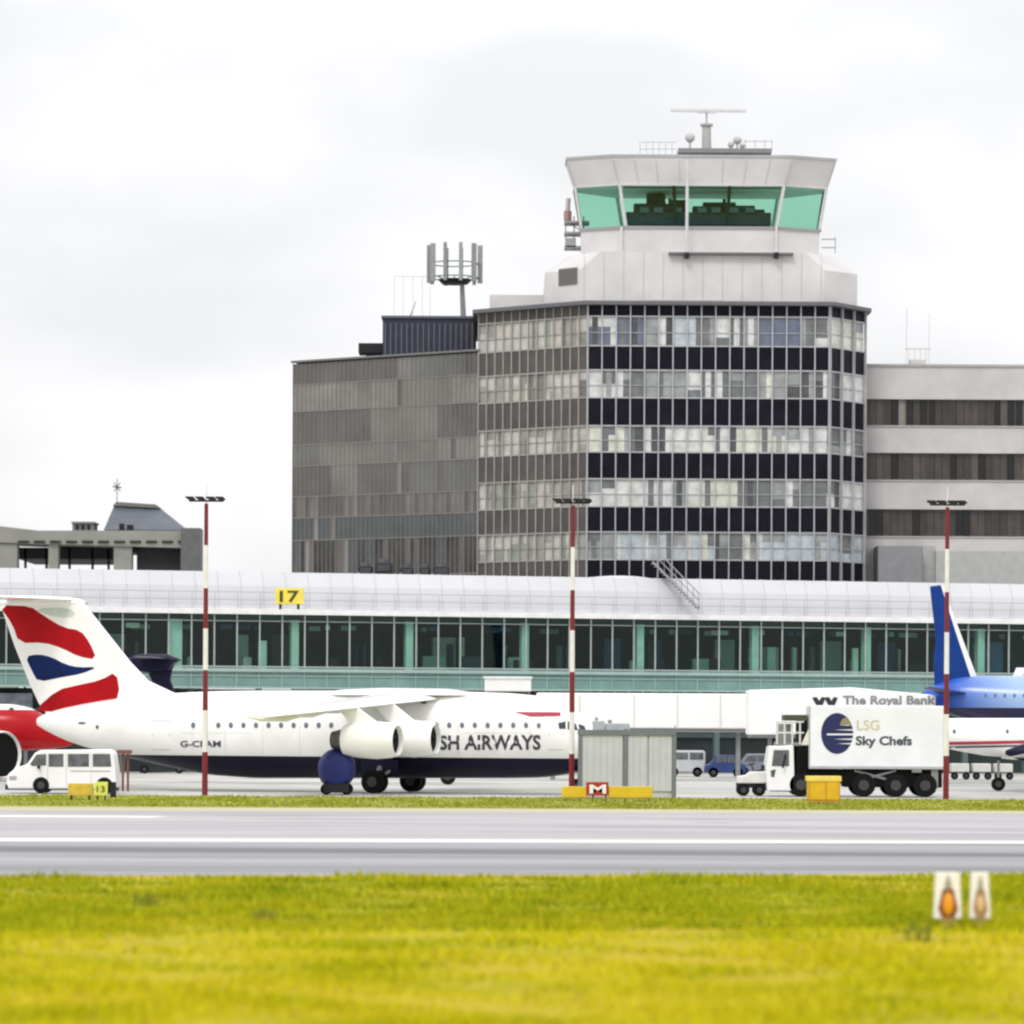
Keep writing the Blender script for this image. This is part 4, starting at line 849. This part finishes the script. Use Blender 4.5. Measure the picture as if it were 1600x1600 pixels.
mb = MB(); fn = lambda x, y: W(x, y, 211.96); add_text(mb, 'The Royal Bank', fn, 1317, 1087, 1462, 1105, bold=.03); mb.build('lettering', mat('letter_grey', (.25, .25, .27), .6), j2)
mb = MB()
for x in (1271, 1290): mb.add([fn(x-2, 1090), fn(x+5, 1089), fn(x+9, 1095), fn(x+13, 1089), fn(x+19, 1090), fn(x+13, 1105), fn(x+6, 1105)], [(0, 1, 2, 5, 6), (2, 3, 4, 5)])
mb.build('emblem', mat('emblem_ink', (.02, .02, .03), .6), j2)

# ================================================================ MASTS
def band_heights(d): return [pz(893, y, d) for y in (1246, 1178, 1113, 1050, 985, 922, 855, 790)]
mr_ = mat('mast_red', (.19, .008, .014), .5, noise=.2); mw_ = mat('mast_white', (.8, .78, .76), .5)
mloc = W(893, 1246, 170)
ms = thing('light_mast', 'red and white banded floodlight mast in front of the airliner nose', 'light mast', (mloc.x, 170, 0), 0, 'banded floodlight masts on the apron')
zb_ = band_heights(170); zb_[0] = 0; mb = MB()
for i in range(7): mb.tube((mloc.x, 170, zb_[i]), (mloc.x, 170, zb_[i+1]), .128-.006*i, .122-.006*i, n=12, mi=0 if i % 2 == 0 else 1)
mb.tube((mloc.x, 170, zb_[7]), (mloc.x, 170, zb_[7]+.9), .03, .02, n=6, mi=1)
mb.build('pole', [mr_, mw_], ms, smooth=True)
mb = MB(); zt = zb_[7]; mb.tube((mloc.x-.75, 170, zt+.12), (mloc.x+.75, 170, zt+.12), .04, n=6); mb.build('crossarm', dark, ms)
for x in (-.68, -.25, .22, .62):
    mb = MB(); c = Vector((mloc.x+x, 169.9, zt+.2)); mb.prism([c+Vector((-.24, -.2, .10)), c+Vector((.12, -.2, .10)), c+Vector((.22, -.2, -.02)), c+Vector((.05, -.2, -.12)), c+Vector((-.18, -.2, .02))], (0, .4, 0)); mb.build('floodlight', dark, ms, bevel=.02)
for px, lb in ((320, 'red and white banded floodlight mast in front of the airliner rear fuselage'), (1478, 'red and white banded floodlight mast at the rear of the catering truck')):
    c = copy_tree(ms); c.location.x = W(px, 1246, 170).x; c['label'] = lb

# ================================================================ VEHICLES AND GROUND EQUIPMENT
m_glass = mat('vehicle_glass', (.12, .13, .14), .12, noise=.5, scale=3)
def make_wheels(root, pts, d, r, wd_=.22, far=None):
    for px in pts:
        for dd in ((d+.02,) if far is None else (d+.02, far)):
            mb = MB(); c = W(px, 1200, d); wheel(mb, (c.x, dd+wd_/2, r), r, wd_); mb.build('wheel', [black, hubm], root, smooth=True)
d = 172.6
vn = thing('minibus', 'white minibus parked under the tail of the airliner', 'van', (W(97, 1240, d).x, d+.9, 0))
mb = MB(); mb.pprism([(10, 1222), (12, 1210), (24, 1200), (42, 1194), (54, 1177), (62, 1172), (170, 1171), (177, 1177), (181, 1205), (182, 1230), (176, 1233), (12, 1233)], d, d+1.85); mb.build('body', white, vn, bevel=.08)
for q in ([(47, 1194), (57, 1179), (72, 1178), (72, 1196), (50, 1197)], [(76, 1178), (99, 1178), (99, 1198), (76, 1198)], [(106, 1178), (139, 1178), (139, 1198), (106, 1198)], [(145, 1178), (172, 1178), (174, 1198), (145, 1198)]):
    mb = MB(); mb.pprism(q, d-.015, d+.03); mb.build('side_window', m_glass, vn)
mb = MB()
for x in (74, 103, 142): mb.pbox(x, 1178, x+.8, 1230, d-.012, d+.01)
mb.pbox(110, 1204, 172, 1205.3, d-.02, d); mb.build('door_seam', mat('van_seam', (.45, .45, .46), .5), vn)
mb = MB(); mb.pbox(14, 1212, 26, 1219, d-.02, d+.2); mb.build('headlight', mat('lamp_lilac', (.45, .38, .42), .2), vn, bevel=.03)
mb = MB(); mb.pbox(8, 1227, 180, 1234, d+.03, d+1.8); mb.build('bumper', dark, vn)
mb = MB(); mb.pbox(58, 1196, 62, 1201, d-.25, d-.02); mb.build('mirror', dark, vn)
make_wheels(vn, (64, 163), d-.06, .36, far=d+1.6)

ld = thing('tow_frame', 'small black wheeled tow frame on the apron under the rear fuselage', 'ground equipment', (W(250, 1240, 240).x, 240, 0))
mb = MB(); a = W(220, 1180, 240); mb.tube(a, W(220, 1208, 240), .06, n=6); mb.tube(W(220, 1206, 240), W(290, 1204, 240), .07, n=6); mb.tube(W(285, 1204, 240), W(285, 1192, 240), .05, n=6); mb.build('frame', dark, ld)
for px in (226, 280): mb = MB(); c = W(px, 1200, 240); wheel(mb, (c.x, 240, .26), .26, .15); mb.tube((c.x, 240, .26), (c.x, 240, W(px, 1204, 240).z), .05, n=6); mb.build('wheel', [black, hubm], ld)
ls = thing('tail_steps', 'brown metal step frame standing behind the minibus under the tail', 'ground equipment', (W(192, 1240, 179).x, 179, 0))
mb = MB()
for px in (184, 192, 200): mb.tube(W(px, 1176, 179), (W(px, 1200, 179).x, 179, 0), .06, n=6)
mb.each('leg', mat('rust_brown', (.2, .07, .05), .6), ls); mb = MB(); mb.pbox(182, 1172, 203, 1178, 178.6, 179.6); mb.build('deck', MATS['rust_brown'], ls)

# blue drum cart
bc = W(525, 1240, 172.3)
dc = thing('drum_cart', 'round deep blue drum on a wheeled cart beside the airliner main wheels', 'ground equipment', (bc.x, 172.3, 0))
mb = MB(); c = W(525, 1201, 172.3); cr_ = [Vector((0, yy, 0)) for yy in (-1, -.8, .8, 1)]
mb.loft([[(c.x+r_*math.sin(R(12*i)), 172.3+1.0+yy, c.z+r_*1.08*math.cos(R(12*i))) for i in range(30)] for yy, r_ in ((-.95, .3), (-.9, .6), (-.72, .76), (-.3, .83), (.4, .83), (.8, .7), (.9, .3))]); mb.build('drum', mat('drum_blue', (.004, .012, .14), .5, noise=.3), dc, smooth=True)
mb = MB(); mb.box((c.x-.55, 172.45, .1), (c.x+.55, 174.0, .5)); mb.build('frame', dark, dc)
for sx_ in (-.45, .45):
    mb = MB(); wheel(mb, (c.x+sx_, 172.75, .25), .25, .18); mb.build('wheel', [black, hubm], dc, smooth=True)
    mb = MB(); wheel(mb, (c.x+sx_, 173.85, .25), .25, .18); mb.build('wheel', [black, hubm], dc, smooth=True)

# grey screens
d = 168.5
hut = thing('screen_enclosure', 'grey steel panelled enclosure hiding the nose of the white airliner', 'enclosure', (W(980, 1240, d).x, d+.8, 0))
m_pan = mat('grey_panel', (.53, .54, .585), .55, noise=.1, scale=.9)
for x0, x1 in ((905, 973), (981, 1012), (1014, 1050)):
    mb = MB(); mb.pbox(x0, 1147, x1, 1236, d, d+.06); mb.build('panel', m_pan, hut)
mb = MB(); a = W(905, 1147, d); b = W(1054, 1236, d); mb.box((a.x+.02, d+.08, .02), (b.x-.02, d+1.0, a.z)); mb.build('rear_box', m_pan, hut)
mb = MB()
for x in (903, 974, 1050): mb.pbox(x, 1139, x+7, 1246, d-.05, d+.1)
mb.pbox(903, 1141, 1057, 1148, d-.08, d+1.0); mb.build('frame', mat('frame_slate', (.16, .18, .20), .5), hut)
mb = MB(); mb.tube(W(1055, 1139, d), W(1055, 1133, d), .03, n=5)
for i in range(14): mb.pbox(907+i*10.3, 1150, 907.6+i*10.3, 1234, d-.012, d-.001) if not 960 < 907+i*10.3 < 984 else None
mb.build('panel_rib', mat('rib_grey', (.36, .37, .38), .5), hut)
bu = thing('ground_unit', 'pale grey boxy ground unit peeking above the steel enclosure', 'ground equipment', (W(945, 1240, 171).x, 171, 0))
mb = MB(); mb.pbox(926, 1126, 945, 1240, 171, 172); mb.pbox(946, 1130, 984, 1240, 171, 172.2); mb.build('body', mat('unit_grey', (.42, .46, .47), .5), bu, bevel=.05)
mb = MB(); mb.pbox(930, 1121, 934, 1126, 171.2, 171.4); mb.pbox(950, 1125, 956, 1130, 171.2, 171.4); mb.build('vent', steel, bu)

# catering truck
d = 174.5
tk = thing('catering_truck', 'white high lift catering truck with a blue disc emblem and black chassis', 'truck', (W(1350, 1240, d).x, d+1.2, 0))
mb = MB(); mb.pbox(1265, 1103, 1476, 1199, d, d+2.45); box_ = mb.build('cargo_box', mat('box_white', (.84, .86, .90), .35, noise=.08, scale=.8), tk, bevel=.05)
sf = lambda x, y: W(x, y, d-.015); sf2 = lambda x, y: W(x, y, d-.02); sf3 = lambda x, y: W(x, y, d-.025)
cxp, cyp, rx_, ry_ = 1308, 1146, 25, 32
mb = MB(); mb.add([sf(cxp+rx_*math.cos(R(9*i)), cyp+ry_*math.sin(R(9*i))) for i in range(40)], [list(range(40))]); e1 = mb.build('emblem', mat('emblem_navy', (.008, .014, .09), .4), box_)
mb = MB()
for y, x0, h in ((1133, 1310, 2.0), (1140.5, 1304, 2.2), (1147.5, 1292, 2.4), (1155, 1302, 2.2), (1162, 1308, 2.0)):
    xe = cxp+rx_*math.sqrt(max(0, 1-((y-cyp)/ry_)**2)); mb.add([sf2(x0, y), sf2(xe+1, y-h/2), sf2(xe+1, y+h/2)] if y != 1147.5 else [sf2(x0, y-h/2), sf2(xe+1, y-h/2), sf2(xe+1, y+h/2), sf2(x0, y+h/2)], [[0, 1, 2] if y != 1147.5 else [0, 1, 2, 3]])
mb.build('emblem_stripe', white, e1)
mb = MB(); mb.add([sf3(1312, 1132), sf3(1316, 1124), sf3(1322, 1121), sf3(1328, 1127), sf3(1331, 1135), sf3(1322, 1131)], [list(range(6))]); mb.build('emblem_accent', mat('olive_gold', (.3, .25, .12), .5), e1)
mb = MB(); add_text(mb, 'LSG', sf, 1339, 1125, 1374, 1141, bold=.01); mb.build('lettering', mat('gold_letter', (.62, .56, .34), .5), box_)
mb = MB(); add_text(mb, 'Sky Chefs', sf, 1337, 1150, 1425, 1169, bold=.035); mb.build('lettering', mat('slate_letter', (.07, .08, .10), .5), box_)
mb = MB(); mb.pbox(1264, 1198, 1477, 1201, d-.03, d+2.5); mb.pbox(1263.5, 1103, 1266, 1199, d-.02, d+.05); mb.pbox(1474, 1103, 1477, 1199, d-.02, d+.05); mb.build('box_trim', mat('trim_grey', (.45, .45, .46), .5), box_)
mb = MB(); mb.pbox(1320, 1203, 1472, 1230, d+.15, d+2.2); mb.pbox(1244, 1203, 1330, 1224, d+.2, d+2.2); mb.pbox(1244, 1165, 1262, 1236, d+.1, d+2.3); mb.build('chassis', mat('chassis_black', (.006, .007, .006), .8, spec=.1), tk, bevel=.04)
mb = MB()
for a, b in (((1335, 1204), (1400, 1222)), ((1400, 1204), (1335, 1222))): mb.tube(W(*a, d+.15), W(*b, d+.15), .06, n=6)
mb.pbox(1425, 1201, 1440, 1207, d, d+.3); mb.pbox(1455, 1203, 1466, 1232, d+.1, d+.5); mb.build('scissor_lift', steel, tk)
make_wheels(tk, (1350, 1400, 1446, 1252), d-.02, .52, wd_=.3, far=d+2.1)
mb = MB(); mb.pbox(1440, 1226, 1462, 1238, d+.1, d+.4); mb.each('stabiliser', dark, tk)
mb = MB(); mb.pprism([(1199, 1236), (1197, 1200), (1203, 1166), (1240, 1164), (1242, 1236)], d, d+2.3); cabo = mb.build('cab', white, tk, bevel=.06)
mb = MB(); mb.pprism([(1206, 1197), (1209, 1172), (1233, 1172), (1233, 1197)], d-.02, d+.05); mb.pprism([(1204, 1204), (1212, 1202), (1210, 1214), (1205, 1214)], d-.02, d+.05); mb.build('cab_window', m_glass, cabo)
mb = MB(); mb.tube(W(1223, 1200, d-.2), W(1228, 1178, d-.2), .05, n=5); mb.pbox(1205, 1232, 1240, 1237, d+.05, d+2.2); mb.build('cab_trim', dark, cabo)
mb = MB(); mb.pbox(1214, 1160, 1262, 1165, d+.1, d+2.3); mb.pbox(1226, 1117, 1262, 1126, d+.3, d+2.3, 1); pl = mb.build('front_platform', [steel, mat('canopy_olive', (.06, .07, .04), .6)], tk)
mb = MB()
for x in (1214, 1226, 1238, 1250): mb.tube(W(x, 1163, d+.1), W(x, 1127, d+.1), .045, n=5)
for y in (1128, 1145): mb.tube(W(1212, y, d+.1), W(1256, y, d+.1), .04, n=5)
mb.build('railing', mat('rail_white', (.66, .68, .66), .5), pl)
mb = MB(); mb.pbox(1216, 1131, 1236, 1160, d+.9, d+1.0); mb.build('screen', mat('mesh_grey', (.28, .3, .27), .6), pl)
mb = MB(); mb.pprism([(1252, 1164), (1264, 1138), (1264, 1164)], d+.02, d+.2); mb.build('side_flap', mat('flap_cream', (.75, .73, .6), .5), pl)
mb = MB(); mb.pbox(1244, 1126, 1262, 1160, d+.8, d+1.2); mb.build('doorway', dark, pl)

tg = thing('baggage_tug', 'low white baggage tug just ahead of the catering truck cab', 'tug', (W(1172, 1240, 175.2).x, 176, 0))
d = 175.2
mb = MB(); mb.pprism([(1151, 1224), (1153, 1213), (1168, 1211), (1172, 1206), (1197, 1205), (1197, 1224)], d, d+1.3); mb.build('body', mat('tug_white', (.7, .7, .66), .5), tg, bevel=.06)
mb = MB(); mb.pbox(1152, 1224, 1196, 1231, d+.1, d+1.2); mb.build('chassis', dark, tg); make_wheels(tg, (1162, 1187), d, .27, far=d+1.05)
mb = MB(); mb.tube(W(1178, 1206, d+.6), W(1174, 1194, d+.6), .03, n=5); c = W(1174, 1194, d+.6); mb.tube(c+Vector((-.16, 0, -.04)), c+Vector((.16, 0, .04)), .03, n=6); mb.build('steering_wheel', dark, tg)
mb = MB(); mb.pprism([(1182, 1206), (1193, 1206), (1194, 1195), (1191, 1195), (1190, 1203), (1182, 1203)], d+.3, d+1.0); mb.build('seat', dark, tg)

# distant service vehicles under the bridge
def car(label, px0, px1, py1, h, d, m, prof, wheels=(.2, .8)):
    """prof: outline in 0..1 along, 0..1 up"""
    a = W(px0, py1, d); b = W(px1, py1, d); Lx = b.x-a.x
    th = thing('service_car' if h < 1.7 else 'service_van', label, 'car' if h < 1.7 else 'van', ((a.x+b.x)/2, d+.85, 0))
    f = lambda u, v: Vector((a.x+u*Lx, d, .28+v*(h-.28)))
    mb = MB(); mb.prism([f(u, v) for u, v in prof], (0, 1.7, 0)); mb.build('body', m, th, bevel=.06)
    mb = MB(); u0_ = [p for p in prof if p[1] > .9]; ua = min(p[0] for p in u0_); ub = max(p[0] for p in u0_)
    for i in range(2):
        s0 = ua+(ub-ua)*(i*.5+.03); s1 = ua+(ub-ua)*(i*.5+.47); q = [f(s0-(.06 if i == 0 else 0), .58), f(s1, .58), f(s1, .9), f(s0, .9)]; mb.prism([p+Vector((0, -.02, 0)) for p in q], (0, .04, 0))
    mb.build('window', m_glass, th)
    for w_ in wheels:
        mb = MB(); wheel(mb, (a.x+w_*Lx, d+.1, .3), .3, .2); mb.build('wheel', [black, hubm], th, smooth=True)
    return th
cprof = [(0, 0), (0, .45), (.12, .5), (.28, .97), (.35, 1), (.7, 1), (.78, .95), (.9, .52), (1, .45), (1, 0)]
vprof = [(0, 0), (0, .45), (.1, .55), (.2, .95), (.25, 1), (.97, 1), (1, .9), (1, 0)]
car('small white van parked under the jet bridge beside the steel enclosure', 1040, 1102, 1208, 1.6, 238, mat('van_white2', (.5, .52, .54), .4), vprof)
car('dark blue car parked under the jet bridge beyond the baggage tug', 1102, 1166, 1208, 1.35, 236, mat('car_blue', (.02, .045, .16), .3), cprof)
car('pale lilac grey car parked beyond the catering truck cab', 1150, 1212, 1208, 1.4, 241, mat('car_lilac', (.2, .21, .27), .3), cprof)
bt = None
for i, px in enumerate((1500, 1534, 1568)):
    lab = ['white baggage cart under the commuter plane, leftmost of the row', 'white baggage cart under the commuter plane, middle of the row', 'white baggage cart under the commuter plane, nearest the right edge'][i]
    d = 232; a = W(px-13, 1210, d); th = thing('baggage_cart', lab, 'baggage cart', (a.x+.5, d+.6, 0), 0, 'baggage carts under the commuter plane')
    mb = MB(); mb.box((a.x, d, .45), (a.x+1.05, d+1.2, .95)); mb.build('body', mat('cart_white', (.66, .66, .62), .5), th, bevel=.04)
    for w_ in (.18, .87): mb = MB(); wheel(mb, (a.x+w_, d+.1, .22), .22, .14); mb.build('wheel', [black, hubm], th)

# ================================================================ TAXIWAY SIGNS (FRONT OF THE VERGE)
d = 161
m_sy = mat('sign_face_yellow', (.70, .48, .015), .45, noise=.1); m_sr = mat('sign_face_red', (.42, .02, .01), .45)
ts = thing('taxiway_sign', 'long low yellow taxiway sign with a red lettered panel on the verge', 'sign', (W(948, 1248, d).x, d, 0))
mb = MB(); mb.pbox(878, 1229, 917, 1246, d, d+.25); mb.build('panel', m_sy, ts, bevel=.02); mb = MB(); mb.pbox(951, 1229, 1020, 1246, d, d+.25); mb.build('panel', m_sy, ts, bevel=.02)
mb = MB(); mb.pbox(916, 1222, 951, 1243, d-.06, d+.25); rp_ = mb.build('red_panel', m_sr, ts, bevel=.02)
mb = MB(); add_text(mb, 'M', lambda x, y: W(x, y, d-.08), 921, 1226, 947, 1240, bold=.03); mb.build('lettering', white, rp_)
mb = MB()
for x in (884, 905, 925, 945, 975, 1012): mb.pbox(x, 1243, x+3, 1252, d+.1, d+.15)
mb.pbox(878, 1246, 1020, 1248, d-.01, d+.26); mb.each('leg', mat('sign_leg', (.3, .26, .05), .6), ts)
d = 158
ys = thing('marker_box', 'square yellow marker box on the verge in front of the catering truck', 'marker', (W(1287, 1252, d).x, d, 0))
mb = MB(); mb.pbox(1263, 1216, 1313, 1250, d, d+1.0); mb.build('body', yellow, ys, bevel=.03)
mb = MB(); mb.pbox(1261, 1213, 1315, 1221, d-.04, d+1.04); mb.build('lid', mat('lid_yellow', (.85, .66, .12), .45), ys, bevel=.02)
mb = MB(); 
for x in (1290, 1264, 1311): mb.pbox(x, 1221, x+1.4, 1250, d-.02, d)
mb.pbox(1262, 1250, 1314, 1253, d+.02, d+.9); mb.build('trim', mat('trim_orange', (.5, .25, .01), .5), ys)
ls_ = thing('taxiway_sign', 'dull yellow low sign box on the verge before the minibus', 'sign', (W(125, 1246, d).x, d, 0))
mb = MB(); mb.pbox(106, 1224, 145, 1243, d, d+.25); mb.build('panel', mat('sign_ochre', (.70, .48, .06), .5, noise=.25, scale=3), ls_, bevel=.02)
mb = MB(); mb.pbox(110, 1243, 113, 1252, d+.1, d+.15); mb.pbox(138, 1243, 141, 1252, d+.1, d+.15); mb.each('leg', dark, ls_)
nb = thing('number_sign', 'square lime yellow number sign by the minibus rear wheel', 'sign', (W(158, 1246, d).x, d-.5, 0))
mb = MB(); mb.pbox(147, 1222, 168, 1243, d-.5, d-.2); mb.build('panel', mat('sign_lime', (.72, .74, .12), .5), nb, bevel=.02)
mb = MB(); add_text(mb, '13', lambda x, y: W(x, y, d-.52), 151, 1228, 164, 1238, bold=.02); mb.build('lettering', mat('lime_ink', (.12, .12, .03), .6), nb)
mb = MB(); mb.pbox(172, 1222, 181, 1246, d-.4, d-.2); mb.pbox(151, 1243, 153, 1252, d-.4, d-.3); mb.pbox(163, 1243, 165, 1252, d-.4, d-.3); mb.build('post', dark, nb)

# ================================================================ MARKER BOARDS IN THE GRASS
d = 61.5
def marker(px0, px1, lab, k, mo, mbr):
    cx_ = (px0+px1)/2; w_ = (px1-px0)/2
    th = thing('runway_marker', lab, 'marker', (W(cx_, 1442, d).x, d, 0), 0, 'white runway edge marker boards in the grass')
    mb = MB(); mb.pprism([(px0+1, 1364), (px1-1, 1364), (px1+2, 1436), (px0-2, 1436)], d, d+.22); bd = mb.build('board', mat('board_white', (.9, .89, .84), .5), th, bevel=.02)
    mb = MB(); mb.pprism([(cx_, 1366), (cx_+w_*.25, 1380), (cx_+w_*.3, 1388), (cx_-w_*.3, 1388), (cx_-w_*.25, 1380)], d-.012, d+.01); mb.build('grey_tip', mat('tip_grey', (.33, .34, .27), .6), bd)
    mb = MB(); mb.pprism([(cx_-w_*.42, 1389), (cx_+w_*.42, 1389), (cx_+w_*.8, 1420), (cx_+w_*.5, 1434), (cx_-w_*.5, 1434), (cx_-w_*.8, 1420)], d-.016, d+.01); mb.build('brown_patch', mbr, bd)
    mb = MB(); c = W(cx_, 1412, d); mb.sphere((c.x, c.y-.02, c.z), w_*.42*d/F, sc=(1, .35, 2.1), n=14); mb.build('lamp_lens', mo, bd, smooth=True)
    mb = MB(); mb.pbox(cx_-w_*.7, 1436, cx_+w_*.7, 1446, d+.02, d+.18); mb.build('foot', mat('foot_ochre', (.45, .33, .08), .6), th)
marker(1462, 1501, 'white marker board with a bold amber lens, the left of the pair in the grass', 1, mat('amber', (.85, .36, .02), .3), mat('brown_face', (.25, .06, .008), .5))
marker(1518, 1546, 'narrower white marker board with a faded amber lens, right of the pair', .8, mat('amber_faded', (.75, .5, .25), .3), mat('brown_faded', (.36, .22, .12), .5))
